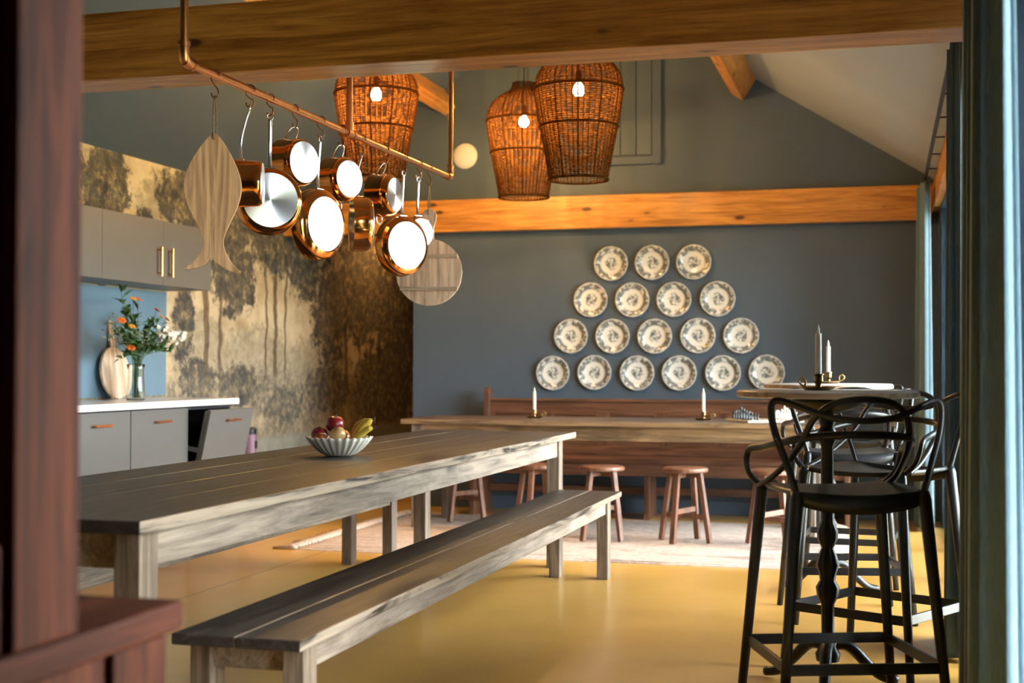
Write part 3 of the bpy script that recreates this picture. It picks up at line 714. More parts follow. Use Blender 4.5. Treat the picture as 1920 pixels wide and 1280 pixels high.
# ================================================================== WALL PLATES
def make_plate():
    mb = MB()
    prof = [(0, .006), (.075, .006), (.088, .010), (.095, .017), (.128, .026), (.135, .028), (.1365, .0265), (.134, .022), (.098, .010), (.088, .002), (.06, 0), (0, 0)]
    def scal(a, r, z): k = 1 + .005 * math.cos(12 * a) * max(0, (r - .1) / .036); return r * k, z
    mb.lathe(prof, 96, scal)
    o = mb.build('wall_plate', M['plate'], None, smooth=True); return o
pl0 = make_plate(); first = True
rows = [('top row of three', [(1146, 494), (1223, 492), (1301, 491)]), ('second row of four', [(1108, 562), (1186, 562), (1264, 561), (1346, 560)]),
        ('third row of five', [(1071, 630), (1149, 630), (1228, 630), (1309, 629), (1390, 629)]), ('bottom row of six', [(1037, 699), (1115, 698), (1195, 699), (1274, 699), (1356, 699), (1438, 698)])]
for rn, pts in rows:
    for q_, (px, py) in enumerate(pts):
        o = pl0 if first else pl0.copy()
        if not first: COL.objects.link(o)
        first = False
        o.location = ony(px, py, YB - .014) + Vector((0, .012, 0)); o.rotation_euler = (R(90), random.choice((0, R(60), R(120), R(180), R(-60))) + random.uniform(-.2, .2), 0)
        tag(o, 'dark floral transferware plate, %s, %s counting from the kitchen opening' % (rn, ('first', 'second', 'third', 'fourth', 'fifth', 'sixth')[q_]), 'plate', 'wall plates, ' + rn)
# white round detector
o = thing('smoke_detector', 'round white smoke detector high on the slate gable', 'smoke detector', ony(873, 293, YB))
mt = Matrix.Rotation(R(90), 4, 'X')
MB().lathe([(0, .0), (.100, 0), (.104, .012), (.098, .022), (0, .022)], 40, mat=mt).build('base_plate', M['white'], o, smooth='auto')
MB().lathe([(.088, .022), (.085, .036), (.07, .042), (0, .044)], 40, mat=mt).build('cover', M['white'], o, smooth='auto')

# ================================================================== WICKER LAMPS
def make_lamp():
    t = thing('wicker_lamp', '', 'pendant lamp')
    Rr, Hh = .27, .84        # origin at the lower rim, axis z
    prof = [(.175, 0), (.185, .05), (.205, .16), (.228, .28), (.250, .40), (.266, .50), (.270, .57), (.258, .64), (.222, .70), (.165, .745), (.110, .775), (.085, .81), (.080, .84)]
    P = crom([(r, 0, z) for r, z in prof], 8)
    def rad(z):
        for i in range(len(P) - 1):
            if P[i].z <= z <= P[i + 1].z: k = (z - P[i].z) / max(1e-9, P[i + 1].z - P[i].z); return P[i].x + (P[i + 1].x - P[i].x) * k
        return P[-1].x
    mb = MB(); NS = 46
    for k in range(NS):
        a = 2 * math.pi * k / NS; c, s = math.cos(a), math.sin(a)
        mb.tube([(p.x * c, p.x * s, p.z) for p in P[::4]], .0034 if k % 4 else .0060, 5)
    tag(mb.build('stakes', M['wicker'], t, smooth=True), kind='stuff')
    mb = MB(); z = .006; k = 0; rnd = random.Random(3)
    while z < .83:
        r = rad(z); n = 46
        wav = [(.0045 if (i + k) % 2 else -.0045) for i in range(n)]
        dz = [rnd.uniform(-.0012, .0012) for i in range(n)]
        mb.tube([((r + wav[i]) * math.cos(2 * math.pi * i / n), (r + wav[i]) * math.sin(2 * math.pi * i / n), z + dz[i]) for i in range(n)], .0031, 5, closed=True)
        z += .0088 + rnd.uniform(0, .0048); k += 1
    tag(mb.build('weave', M['wicker'], t, smooth=True), kind='stuff')
    for z, rr in ((.004, .008), (.33, .007), (.56, .007)):
        r = rad(z) + .006; MB().tube([(r * math.cos(2 * math.pi * i / 60), r * math.sin(2 * math.pi * i / 60), z) for i in range(60)], rr, 6, closed=True).build('hoop', M['wicker'], t, smooth=True)
    MB().lathe([(0, .52), (.022, .522), (.034, .54), (.036, .56), (.026, .585), (.014, .60), (0, .602)], 16).build('bulb', M['bulb'], t, smooth=True)
    MB().lathe([(0, .60), (.02, .60), (.02, .66), (.008, .68), (0, .68)], 14).build('socket', M['cord'], t, smooth='auto')
    MB().tube([(0, 0, .68), (0, 0, .84)], .004, 6).build('inner_cord', M['cord'], t)
    return t
lp0 = make_lamp()
for i, (px, py, Y, lab) in enumerate([(1085, 338, 8.15, 'lit dark wicker pendant lamp in front of the loft hatch'), (982, 371, 9.55, 'lit dark wicker pendant lamp hanging lowest, half behind another lamp'), (705, 336, 8.35, 'lit dark wicker pendant lamp behind the copper pan rack')]):
    o = lp0 if i == 0 else copy_tree(lp0)
    p = ony(px, py, Y); o.location = p; o.rotation_euler = (0, 0, i * 1.1)
    tag(o, lab, 'pendant lamp', 'wicker pendant lamps')
    top = ceil_z(p.x) - p.z
    MB().tube([(0, 0, .84), (0, 0, top)], .004, 6).build('cord', M['cord'], o)
    ld = bpy.data.lights.new('bulb_light', 'POINT'); ld.energy = 62; ld.color = (1.0, .55, .17); ld.shadow_soft_size = .035
    lo = bpy.data.objects.new('bulb_light', ld); COL.objects.link(lo); lo.parent = o; lo.location = (0, 0, .50)

# ================================================================== COPPER RACK WITH PANS
PXX = -2.25
A = onx(345, 114, PXX); B = onx(845, 334, PXX); PZ = 2.155
A.z = B.z = PZ
rk = thing('pan_rack', 'long copper pipe rack hung from the ridge above the table', 'pan rack', (PXX, (A.y + B.y) / 2, PZ))
hl = (B.y - A.y) / 2
MB().tube([(0, -hl, 0), (0, hl, 0)], .0145, 14).build('rail', M['copper_bar'], rk, smooth='auto')
TEE = onx(655, 246, PXX).y - (A.y + B.y) / 2
for yy, nm in ((-hl, 'near'), (TEE, 'mid'), (hl, 'far')):
    end = yy != TEE
    zt = RIDGE_Z - PZ - .01
    o = MB().tube([(0, yy, .03), (0, yy, zt)], .0135, 12).build('hanger', M['copper_bar'], rk, smooth='auto')
    mb = MB()
    if end:
        s = 1 if yy < 0 else -1
        mb.tube(crom([(0, yy + s * .055, 0), (0, yy + s * .03, 0), (0, yy + s * .006, .008), (0, yy, .03), (0, yy, .06)], 4), .0185, 12)
        mb.tube([(0, yy, .052), (0, yy, .066)], .0215, 12).tube([(0, yy + s * .05, 0), (0, yy + s * .062, 0)], .0215, 12)
    else:
        mb.tube([(0, yy - .04, 0), (0, yy + .04, 0)], .0185, 12).tube([(0, yy, .0), (0, yy, .05)], .0185, 12)
        for q in (-.035, .035): mb.tube([(0, yy + q - .006, 0), (0, yy + q + .006, 0)], .0215, 12)
    mb.build('fitting', M['copper_bar'], rk, smooth='auto')
def s_hook(y, drop):
    """S hook over the rail; returns the point where things hang"""
    h = thing('s_hook', 'small copper S-hook on the pan rack', 's-hook', (PXX, y, PZ), random.uniform(-.5, .5), 'S-hooks on the pan rack')
    R1 = .019; p = []
    for i in range(9): a = R(-20 + 200 * i / 8); p.append((R1 * math.cos(a), 0, R1 * math.sin(a)))
    p += [(-R1 * .7, 0, -.02), (0, 0, -drop * .5), (.010, 0, -drop + .028)]
    for i in range(8): a = R(20 - 215 * i / 7); p.append((.0 + .014 * math.cos(a), 0, -drop + .012 + .014 * math.sin(a)))
    MB().tube(p, .0026, 6).build('wire', M['hookm'], h, smooth=True)
    return Vector((PXX, y, PZ - drop))
RY = Matrix(((1, 0, 0), (0, 0, 1), (0, -1, 0)))       # lathe axis z -> +y
def pan(hook_px, top_py, ctr_py, dia_px, base_px, h, phi, kind, label, ctr_px=None):
    """hook_px: photo column of the hook; top_py / ctr_py: rows of handle top and pan centre; dia/base in px; phi: turn of the base to the right of facing the viewer"""
    y = onx(hook_px, 300, PXX).y
    d = y * math.cos(YAW) - PXX * math.sin(YAW); s = d / FPX
    top_z = CAM_H + (onx(hook_px, top_py, PXX).z - CAM_H)
    hp = s_hook(y, max(.06, PZ - top_z))
    r = dia_px * s / 2; rb = base_px * s / 2; Lc = (ctr_py - top_py) * s
    view = math.atan2(hp.x, hp.y)                       # bearing of the pan from the camera
    # base normal = direction to the camera turned by phi to the viewer's right
    nb = Vector((-math.sin(view), -math.cos(view), 0)); nb = Matrix.Rotation(phi, 3, 'Z') @ nb
    rz = math.atan2(nb.x, -nb.y)                        # local -y -> nb
    t = thing('copper_pan' if kind == 'long' else 'copper_pot', label, 'pan' if kind == 'long' else 'pot', hp, rz, 'copper pans on the rack')
    cz = -Lc; th = .0022
    o1 = [(rb * .985, .0), (rb, .001), (rb + (r - rb) * .55, h * .10), (r * .985, h * .30), (r, h * .92), (r + .004, h), (r + .004, h + .002), (r - th, h), (r - th, h * .5)]
    def conv(v, dz=cz, dy=-h * .5): return [(p[0], p[1] + dy, p[2] + dz) for p in v]
    def turn(prof, n=48):
        m_ = MB().lathe(prof, n); m_.v = [tuple(RY @ Vector(p)) for p in m_.v]; m_.v = conv(m_.v); return m_
    turn(o1).build('body', M['copper'], t, smooth='auto')
    turn([(r - th, h * .999), (r - th - .001, h * .3), (rb, .004), (0, .004)]).build('lining', M['steel'], t, smooth='auto')
    # brushed steel base: own local frame with z along the axis for radial brushing
    bs = MB().lathe([(rb * .985, 0), (rb * .975, -.0022), (0, -.0026)], 48).build('base', M['base'], t, smooth='auto')
    bs.location = (0, -h * .5, cz); bs.rotation_euler = (R(-90), 0, 0)
    bs.rotation_euler = Matrix(((1, 0, 0), (0, 0, 1), (0, -1, 0))).to_euler()
    ya = h * .5 - .022
    if kind == 'long':
        p = crom([(0, ya, cz + r - .002), (0, ya + .004, cz + r + .02), (0, ya + .005, cz + (r - cz * 0) + (Lc - r) * .35), (0, ya * .5, cz + r + (Lc - r) * .75), (0, 0, -.012)], 6)
        mbh = MB().tube(p, [.0075] + [.0085] * (len(p) - 2) + [.008], 8, flat=.5)
        mbh.tube([(.011 * math.cos(a), 0, -.006 + .012 * math.sin(a)) for a in [2 * math.pi * i / 14 for i in range(14)]], .0032, 6, closed=True)
        mbh.build('handle', M['steel'], t, smooth=True)
        mb = MB().box(-.022, .022, ya - .008, ya + .008, cz + r - .003, cz + r + .004); mb.build('mount', M['steel'], t, bevel=.002)
        for q in (-.015, 0, .015): MB().lathe([(0, .004), (.0045, .003), (.005, 0)], 10).build('rivet', M['steel'], t, smooth=True, loc=(q, ya, cz + r + .003))
    else:
        for sg in (1, -1):
            lw = .026; lh = Lc - r if sg > 0 else .034
            pts = [(-lw, ya, cz + sg * (r - .001)), (-lw, ya, cz + sg * (r + lh * .5)), (-lw * .6, ya, cz + sg * (r + lh * .92)), (0, ya, cz + sg * (r + lh)), (lw * .6, ya, cz + sg * (r + lh * .92)), (lw, ya, cz + sg * (r + lh * .5)), (lw, ya, cz + sg * (r - .001))]
            pts = crom([(a_, b_ - ya * (1 if sg > 0 else 0) * max(0, (sg * (c_ - cz) - r) / max(lh, .01)), c_) for a_, b_, c_ in pts], 4)
            MB().tube(pts, .0035, 8).build('loop_handle', M['steel'], t, smooth=True)
    return t
pan(468, 200, 345, 88, 80, .095, R(84), 'long', 'tall copper saucepan half hidden by the fish-shaped board')
pan(506, 216, 377, 124, 104, .055, R(7), 'long', 'wide copper frying pan showing its brushed steel base to the viewer')
pan(553, 238, 306, 92, 79, .100, R(46), 'loop', 'copper pot with loop handles hanging nearest the fish-shaped board')
pan(601, 258, 421, 132, 104, .058, R(50), 'long', 'copper frying pan between the two loop-handled pots')
pan(640, 272, 337, 86, 70, .095, R(46), 'loop', 'copper pot with loop handles hanging next to the middle hanger pipe')
pan(678, 290, 420, 104, 90, .085, R(97), 'long', 'copper saucepan turned edge-on, steel lining just visible')
pan(722, 306, 366, 80, 64, .105, R(62), 'loop', 'copper pot with loop handles whose base looks dark grey')
pan(757, 322, 461, 112, 90, .055, R(38), 'long', 'copper frying pan hanging right before the round wooden board')
pan(785, 334, 437, 64, 54, .050, R(36), 'long', 'smallest copper pan, overlapping the handle of the round wooden board')
# fish board
y = onx(403, 200, PXX).y; dd = y * math.cos(YAW) - PXX * math.sin(YAW); s = dd / FPX
zt = onx(403, 182, PXX).z; hp = s_hook(y, PZ - zt)
fb = thing('cutting_board', 'fish-shaped wooden serving board hanging by a cord from the copper rack', 'cutting board', hp, YAW * 1.0 + R(4), 'boards on the pan rack')
o_ = [(403, 250), (416, 262), (432, 288), (446, 318), (453, 345), (452, 368), (444, 395), (432, 420), (422, 445), (421, 462), (430, 485), (442, 501), (453, 512), (432, 509), (412, 497), (399, 482), (386, 497), (366, 505), (346, 506), (362, 496), (376, 480), (383, 462), (381, 445), (371, 420), (356, 392), (348, 365), (347, 342), (354, 316), (370, 287), (388, 262)]
out = [((px - 403) * s, -(py - 182) * s) for px, py in o_]
cr = crom([(x, z_, 0) for x, z_ in out], 4, closed=True)
# keep the tail tips and the nose sharp: use the raw outline, refined
MB().prism([(p.x, p.y) for p in cr], -.009, .009, Matrix.Rotation(R(90), 4, 'X')).build('board', M['mango'], fb, bevel=.003)
zr = -(262 - 182) * s
MB().tube(crom([(-.003, -.012, zr), (-.004, -.012, zr * .5), (-.002, 0, -.01), (0, 0, .004), (.003, 0, -.012), (.004, .012, zr * .5), (.003, .012, zr)], 5), .0028, 6).build('cord', M['rope'], fb, smooth=True)
MB().tube([(0, -.013, zr), (0, .013, zr)], .0035, 6).build('cord_knot', M['rope'], fb)
# round board
y = onx(805, 345, PXX).y; dd = y * math.cos(YAW) - PXX * math.sin(YAW); s = dd / FPX
zt = onx(805, 346, PXX).z; hp = s_hook(y, PZ - zt)
b2 = thing('cutting_board', 'round planked wooden board with two battens at the end of the copper rack', 'cutting board', hp, YAW * .8, 'boards on the pan rack')
Rb = 62.5 * s; zc = -(511 - 346) * s
seams = (-.34, .30)
hn = [(-16, 395), (-17, 405), (-12, 416), (-9, 428), (-14, 442)]
for k, (a0, a1) in enumerate(((-1.0, seams[0]), (seams[0], seams[1]), (seams[1], 1.0))):
    xs = [a0 + (a1 - a0) * i / 14 for i in range(15)]
    out = [(x * Rb, zc + math.sqrt(max(0, 1 - x * x)) * Rb) for x in xs] + [(x * Rb, zc - math.sqrt(max(0, 1 - x * x)) * Rb) for x in reversed(xs)]
    if k == 0: out = out[1:-1] if False else out
    MB().prism(out, -.009, .009, Matrix.Rotation(R(90), 4, 'X')).build('plank', M['mango_pale'], b2)
hout = [(-9, 447), (-9, 428), (-13, 414), (-14, 403), (-9, 394), (0, 391), (9, 394), (14, 403), (13, 414), (9, 428), (9, 447), (12, 455), (-12, 455)]
MB().prism([(x * s, -(yy - 346) * s) for x, yy in hout], -.009, .009, Matrix.Rotation(R(90), 4, 'X')).build('handle', M['mango_pale'], b2, bevel=.003)
for zz in (zc + Rb * .48, zc - Rb * .50):
    q = math.sqrt(1 - .49 ** 2) * Rb
    MB().box(-q, q, -.024, -.009, zz - .010, zz + .010).build('batten', M['batten'], b2, bevel=.003)
zr = -(403 - 346) * s
MB().tube(crom([(-.003, -.012, zr), (-.003, -.011, zr * .5), (0, 0, .003), (.003, .011, zr * .5), (.003, .012, zr)], 5), .0026, 6).build('cord', M['rope'], b2, smooth=True)

# ================================================================== FRUIT BOWL
bp = Vector((-2.25, 5.40, .7615))
bw_ = thing('fruit_bowl', 'cream fluted stoneware bowl full of fruit on the long table', 'bowl', bp)
def flute(a, r, z): k = 1 + .035 * math.cos(26 * a) * min(1, max(0, (r - .04) / .05)); return r * k, z + .003 * math.cos(26 * a) * max(0, (r - .11) / .03)
MB().lathe([(0, 0), (.052, 0), (.075, .010), (.105, .036), (.128, .062), (.140, .078), (.1375, .080), (.123, .064), (.10, .040), (.07, .016), (.05, .008), (0, .008)], 156, flute).build('bowl_shell', M['bowl'], bw_, smooth=True)
def apple(loc, r, mat, label, tilt=(0, 0)):
    t = thing('apple', label, 'apple', bp + Vector(loc), random.uniform(0, 6), 'fruit in the bowl'); t.rotation_euler = (tilt[0], tilt[1], random.uniform(0, 6))
    prof = []
    for i in range(17):
        a = -math.pi / 2 + math.pi * i / 16; rr = r * math.cos(a) * (1 + .06 * math.sin(a)); z = r * .92 * math.sin(a) - (r * .22 * math.exp(-(rr / (r * .28)) ** 2) if a > 0 else -r * .10 * math.exp(-(rr / (r * .25)) ** 2)); prof.append((rr, z))
    MB().lathe(prof, 28).build('apple_skin', mat, t, smooth=True)
    MB().tube([(0, 0, r * .62), (.002, .001, r * .85), (.005, .002, r * 1.12)], [.0016, .0014, .0022], 6).build('stem', M['stem'], t, smooth=True)
apple((-.088, -.008, .088), .036, M['apple_red'], 'dark red apple low at the side of the fruit bowl', (.4, -.3))
apple((-.028, .018, .132), .041, M['apple_red'], 'dark red apple on top of the fruit pile', (.1, .1))
apple((-.056, -.070, .072), .028, M['apple_mix'], 'red and orange apple sunk low at the bowl rim', (.5, .2))
apple((.016, -.056, .092), .035, M['apple_gold'], 'golden blushed apple between the red apples and bananas', (.6, 0))
apple((-.02, .075, .075), .036, M['apple_mix'], 'red and orange apple at the back of the bowl', (.2, .4))
def banana(p0, p1, p2, label):
    t = thing('banana', label, 'banana', bp, 0, 'fruit in the bowl')
    p0, p1, p2 = [Vector(q) + Vector((.014, 0, 0)) for q in (p0, p1, p2)]
    path = crom([p0, Vector(p0).lerp(Vector(p1), .55) + Vector((0, 0, .004)), p1, Vector(p1).lerp(Vector(p2), .5) + Vector((0, 0, .006)), p2], 5); n = len(path)
    rad = [.0145 * min(1, .35 + 4.0 * min(i, n - 1 - i) / n) for i in range(n)]
    MB().tube(path, rad, 7).build('peel', M['banana'], t, smooth=True)
    e = path[-1] + (path[-1] - path[-2]).normalized() * .012
    MB().tube([path[-1], e], [.006, .005], 6).build('tip', M['stem'], t)
banana((.015, .060, .065), (.045, .068, .128), (.098, .072, .146), 'yellow banana lying behind the others')
banana((.050, -.012, .062), (.085, .000, .120), (.132, .012, .155), 'yellow banana rising highest from the bowl')
banana((.035, .026, .062), (.070, .034, .116), (.118, .044, .142), 'yellow banana in the middle of the bunch')
banana((.066, -.048, .060), (.105, -.036, .098), (.148, -.024, .122), 'yellow banana lowest over the bowl rim')

# ================================================================== CANDLES, CHESS
def candle_set(loc, rz, lab_h, lab_c, hgt=.165, r=.011):
    t = thing('candle_holder', lab_h, 'candle holder', loc, rz, 'brass chambersticks')
    MB().lathe([(0, .004), (.045, .004), (.055, .012), (.060, .013), (.058, .009), (.047, 0), (0, 0)], 32).build('saucer', M['brass'], t, smooth='auto')
    MB().lathe([(0, .004), (.016, .005), (.010, .016), (.012, .026), (.017, .032), (.0165, .052), (.020, .055), (.0195, .058), (.014, .058), (.0135, .034), (0, .034)], 24).build('cup', M['brass'], t, smooth='auto')
    MB().tube(crom([(.050, 0, .012), (.072, 0, .018), (.082, 0, .032), (.070, 0, .044), (.055, 0, .034), (.056, 0, .016)], 4), .0035, 8).build('ring_handle', M['brass'], t, smooth=True)
    c = thing('candle', lab_c, 'candle', (loc[0], loc[1], loc[2] + .0345), 0, 'ivory candles')
    MB().lathe([(0, 0), (r, 0), (r * .98, hgt), (r * .85, hgt + .003), (r * .55, hgt + .002), (0, hgt + .001)], 20).build('wax', M['wax'], c, smooth='auto')
    MB().lathe([(.0045, hgt), (.0055, hgt + .010), (.004, hgt + .022), (.0012, hgt + .034), (0, hgt + .036)], 12).build('flame_tip', M['wax'], c, smooth=True)
c1 = ony(1002, 780, 9.5); c2 = ony(1319, 785, 9.5)
candle_set((c1.x, 9.5, .776), .2, 'small brass chamberstick standing alone on the back table', 'ivory candle at the pew-end half of the back table', .15)
candle_set((c2.x, 9.5, .776), .4, 'small brass chamberstick next to the chess set', 'ivory candle next to the chess set', .15)
ch = Vector((-.80, 9.34, .776)); ca = R(28)
cb = thing('chess_board', 'pale wooden chess board on the back table', 'chess board', ch, ca)
m_ = NT('chess_squares'); ck = m_.new('ShaderNodeTexChecker'); m_.link(m_.coords((1, 1, 1), (.0, .0, .5)), ck.inputs[0]); ck.inputs['Scale'].default_value = 1 / .045
ck.inputs['Color1'].default_value = (.60, .50, .34, 1); ck.inputs['Color2'].default_value = (.16, .09, .045, 1); m_.base(ck.outputs[0]); m_.set(rough=.4)
MB().box(-.20, .20, -.20, .20, 0, .014).build('board_frame', plain('pale_board_frame', (.62, .54, .40), .4), cb, bevel=.002)
MB().box(-.18, .18, -.18, .18, .014, .0148).build('squares', m_.mat, cb)
KINDS = {'pawn': (.045, .0105), 'rook': (.052, .012), 'knight': (.058, .012), 'bishop': (.066, .012), 'queen': (.078, .0135), 'king': (.088, .0135)}
def piece_mesh(kind):
    h, r = KINDS[kind]; mb = MB()
    prof = [(0, 0), (r, 0), (r, .005), (r * .75, .010), (r * .45, h * .35), (r * .42, h * .58), (r * .72, h * .62), (r * .5, h * .66)]
    if kind == 'rook': prof += [(r * .75, h * .78), (r * .8, h), (0, h)]
    elif kind == 'knight': prof += [(r * .6, h * .75), (r * .3, h * .85), (0, h * .86)]
    else: prof += [(r * .62, h * .76), (r * .66, h * .86), (r * .35, h * .96), (0, h)]
    mb.lathe(prof, 14)
    if kind == 'knight': mb.bar((-.004, 0, h * .62), (.010, 0, h), .010, .012, up=(0, 1, 0), t=.6)
    if kind == 'king': mb.box(-.0015, .0015, -.004, .004, h, h + .010).box(-.0015, .0015, -.0015, .0015, h, h + .014)
    return mb
order = ['rook', 'knight', 'bishop', 'queen', 'king', 'bishop', 'knight', 'rook']; cache = {}
rotm = Matrix.Rotation(ca, 3, 'Z')
for side, mat, nm in ((-1, M['ebony'], 'black'), (1, M['ivory'], 'ivory')):
    for rank in (0, 1):
        for f_ in range(8):
            kd = order[f_] if rank == 0 else 'pawn'
            lx = side * (.1575 - rank * .045); ly = -.1575 + f_ * .045
            p = ch + rotm @ Vector((lx, ly, .0149))
            if (kd, nm) in cache: o = cache[(kd, nm)].copy(); COL.objects.link(o)
            else: o = piece_mesh(kd).build('chess_' + kd, mat, smooth='auto'); cache[(kd, nm)] = o
            o.location = p; o.rotation_euler = (0, 0, ca + (0 if side < 0 else math.pi))
            tag(o, '%s chess %s standing on the chess board' % (nm, kd), 'chess piece', 'chess pieces')

# ================================================================== BAR TABLES AND STOOLS
def bar_table(x, y, label):
    t = thing('bar_table', label, 'bar table', (x, y, 0), 0, 'high round bar tables')
    H = 1.06
    MB().lathe([(0, H), (.311, H), (.316, H - .004), (.316, H - .022), (.310, H - .026), (0, H - .026)], 64).build('table_top', M['marble'], t, smooth='auto')
    MB().lathe([(.3165, H - .005), (.319, H - .007), (.319, H - .021), (.3165, H - .023)], 64).build('top_edge', M['topedge'], t, smooth='auto')
    col = [(.0, .10), (.040, .10), (.044, .125), (.030, .15), (.034, .175), (.022, .20), (.022, .30), (.036, .33), (.040, .36), (.026, .385), (.030, .41), (.040, .44), (.030, .475), (.020, .50), (.034, .53), (.036, .56), (.022, .59), (.021, .86), (.030, .88), (.034, .91), (.024, .93), (.030, .95), (.030, .975), (.06, .985), (.11, 1.0), (.13, 1.02), (.13, 1.034), (0, 1.034)]
    def fl(a, r, z): return (r * (1 + .05 * math.cos(10 * a)) if .2 < z < .9 else r), z
    MB().lathe(col, 40, fl).build('column', M['iron'], t, smooth='auto')
    for k in range(3):
        a = 2 * math.pi * k / 3 + .5; c, s = math.cos(a), math.sin(a)
        p = crom([(.02 * c, .02 * s, .16), (.08 * c, .08 * s, .15), (.15 * c, .15 * s, .085), (.21 * c, .21 * s, .035), (.27 * c, .27 * s, .018)], 5)
        MB().tube(p, [.024 - .008 * i / (len(p) - 1) for i in range(len(p))], 8).build('foot', M['iron'], t, smooth=True)
    return t
BT1 = (-.205, 4.98); BT2 = (-.285, 7.05)
bar_table(*BT1, 'high round bar table with cast iron column and brass candle holder, nearer the cupboard')
bar_table(*BT2, 'high round bar table with cast iron column, nearer the pew')
candle_set((onz(1557, 724, 1.06).x, BT1[1] - .02, 1.0605), 2.6, 'brass chamberstick on the bar table nearer the cupboard', 'tall ivory candle on the bar table nearer the cupboard', .165, .0115)
candle_set((BT2[0] + .0, BT2[1] + .02, 1.0605), .3, 'brass chamberstick on the bar table nearer the pew', 'ivory candle on the bar table nearer the pew', .15, .011)
def bar_stool():
    t = thing('bar_stool', '', 'bar stool'); S = .75
    nx, ny = 16, 14; vs = []; fs = []
    for j in range(ny + 1):
        for i in range(nx + 1):
            u = -1 + 2 * i / nx; v_ = -1 + 2 * j / ny
            k = math.sqrt(max(.0, 1 - .22 * u * u * v_ * v_)); x = .215 * u * k; y = .215 * v_ * k
            z = S + .018 - .034 * (1 - u * u) * (.65 - .35 * v_) + .012 * (v_ > .6) * (.6 - v_)
            vs.append((x, y, z))
    for j in range(ny):
        for i in range(nx): a = j * (nx + 1) + i; fs.append((a, a + 1, a + nx + 2, a + nx + 1))
    o = MB().add(vs, fs).build('seat', M['black'], t, smooth=True); so = o.modifiers.new('thick', 'SOLIDIFY'); so.thickness = .016; so.offset = -1
    ap = MB()           # rear skirt that sags between the rear legs
    n = 14
    ap.add([(-.20 + .40 * i / n, -.205 - .012 * math.sin(math.pi * i / n), S + .016 - .012 * math.sin(math.pi * i / n)) for i in range(n + 1)] + [(-.20 + .40 * i / n, -.200 - .02 * math.sin(math.pi * i / n), S - .02 - .035 * math.sin(math.pi * i / n) ** .6) for i in range(n + 1)], [(i, i + 1, n + 2 + i, n + 1 + i) for i in range(n)])
    o = ap.build('seat_skirt', M['black'], t, smooth=True); so = o.modifiers.new('thick', 'SOLIDIFY'); so.thickness = .012
    for sx in (-1, 1):
        for sy in (-1, 1):
            MB().tube([(sx * .262, sy * .250, 0), (sx * .228, sy * .222, .40), (sx * .200, sy * .198, S - .01), (sx * .196, sy * .194, S + .012)], [.0145, .0175, .021, .019], 10).build('leg', M['black'], t, smooth=True)
    z = .235; q = .243; w2 = q - .006
    for (a, b) in (((-q, -w2, z), (q, -w2, z)), ((-q, w2, z), (q, w2, z)), ((-w2, -q, z), (-w2, q, z)), ((w2, -q, z), (w2, q, z))):
        MB().bar(a, b, .012, .034).build('footrest', M['black'], t, bevel=.002)
    def loop(half, r, nm):
        pts = half + [(-x, y, z) for x, y, z in reversed(half[:-1])]
        p = crom(pts, 6); MB().tube(p, r, 8, flat=.8).build(nm, M['black'], t, smooth=True)
    loop([(-.205, .19, S), (-.250, .180, .80), (-.258, .150, .868), (-.235, .06, .885), (-.215, -.06, .905), (-.15, -.175, .928), (0, -.215, .938)], .0125, 'arm_loop')
    loop([(-.196, -.194, S), (-.222, -.19, .835), (-.258, -.175, .94), (-.268, -.165, 1.015), (-.250, -.170, 1.040), (-.19, -.195, 1.022), (-.10, -.225, .990), (0, -.235, .980)], .0115, 'ear_loop')
    loop([(-.215, .175, S + .005), (-.205, .07, .785), (-.190, -.04, .835), (-.172, -.14, .90), (-.145, -.20, .985), (-.09, -.232, 1.032), (0, -.242, 1.045)], .0115, 'arch_loop')
    return t
bs0 = bar_stool()
for i, (x, y, rz, lab) in enumerate([(-.145, 4.46, R(20), 'black plastic bar stool with looping backrest, pulled up beside the dark curtain'), (-.035, 5.39, R(152), 'black plastic bar stool pushed in on the far side of the nearer bar table'),
                                      (-.19, 6.48, R(12), 'black plastic bar stool between the two bar tables'), (-.20, 7.54, R(176), 'black plastic bar stool on the pew side of the farther bar table')]):
    o = bs0 if i == 0 else copy_tree(bs0)
    o.location = (x, y, 0); o.rotation_euler = (0, 0, rz); tag(o, lab, 'bar stool', 'black bar stools')

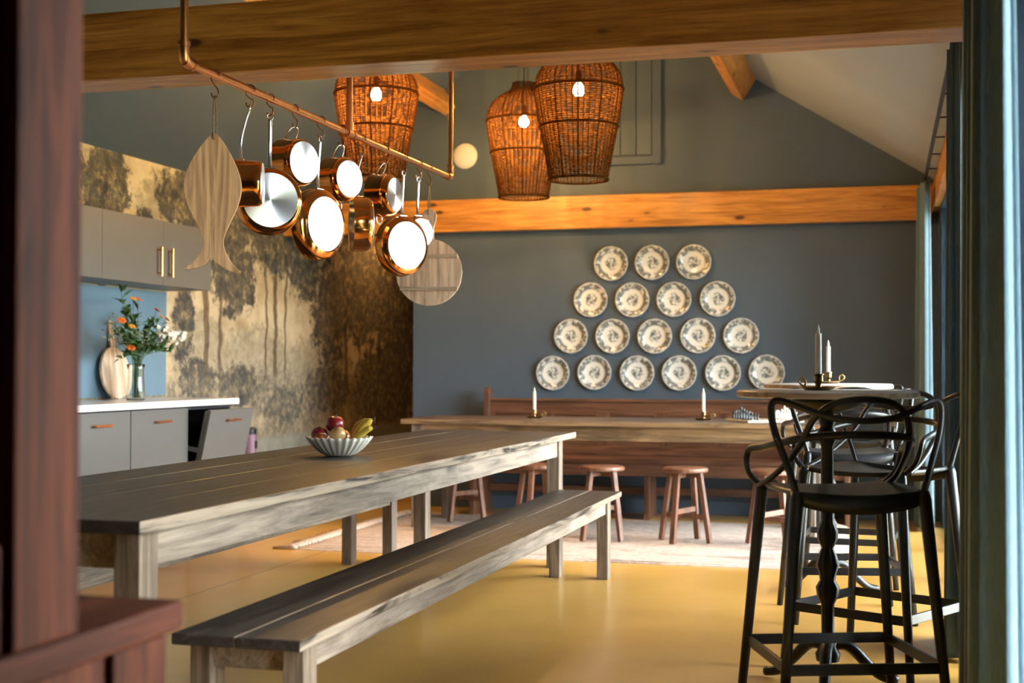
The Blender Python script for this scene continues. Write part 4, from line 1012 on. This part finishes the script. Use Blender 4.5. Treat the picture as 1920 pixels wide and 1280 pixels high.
# ================================================================== CURTAINS AND RAIL
def curtain(y0, y1, folds, x, amp, label, seed, ztop=2.44, flare=1.0):
    rnd = random.Random(seed); n = folds * 10; nz = 26; vs = []; fs = []
    ph = [rnd.uniform(-.6, .6) for _ in range(folds + 2)]
    for j in range(nz + 1):
        z = .012 + (ztop - .012) * j / nz; k = j / nz
        for i in range(n + 1):
            s_ = i / n; f_ = s_ * folds; a = 2 * math.pi * f_ + ph[int(f_)] * .5 * (1 - k * .6)
            am = amp * (.75 + .35 * (1 - k) * flare) * (.85 + .3 * math.sin(f_ * 1.7 + seed))
            yy = y0 + (y1 - y0) * s_ + .016 * math.sin(2 * a) + (1 - k) * .02 * math.sin(f_ * 2.3 + seed)
            vs.append((x + am * math.sin(a), yy, z))
    for j in range(nz):
        for i in range(n): q = j * (n + 1) + i; fs.append((q, q + 1, q + n + 2, q + n + 1))
    t = thing('curtain', label, 'curtain', (x, (y0 + y1) / 2, 0), 0, 'velvet curtains')
    mb = MB().add([(a - x, b - (y0 + y1) / 2, c) for a, b, c in vs], fs)
    o = mb.build('fabric', M['curtain'], t, smooth=True); so = o.modifiers.new('thick', 'SOLIDIFY'); so.thickness = .004
    mb = MB()
    for k in range(folds): yy = y0 + (y1 - y0) * (k + .5) / folds - (y0 + y1) / 2; mb.box(-.006, .006, yy - .01, yy + .01, ztop - .01, ztop + .028)
    mb.build('glider', M['rail'], t)
CXX = .268
curtain(5.52, 6.06, 7, CXX + .015, .052, 'blue-grey velvet curtain bunched beside the wall between the two windows', 1)
curtain(3.45, 4.28, 7, CXX, .058, 'blue-grey velvet curtain bunched at the window nearest the cupboard', 5)
curtain(9.86, 10.38, 4, CXX - .01, .058, 'blue-grey velvet curtain in the far corner by the pew', 9)
r_ = thing('curtain_rail', 'black curtain rail on brackets along the right wall', 'curtain rail', (CXX, 5.0, 2.468))
MB().box(-.010, .010, -6.8, 5.45, 0, .022).build('track', M['rail'], r_, bevel=.003)
for k in range(19):
    yy = -6.5 + k * .65
    MB().box(.010, XR - .05 - CXX, yy - .006, yy + .006, .008, .016).build('bracket', M['rail'], r_)
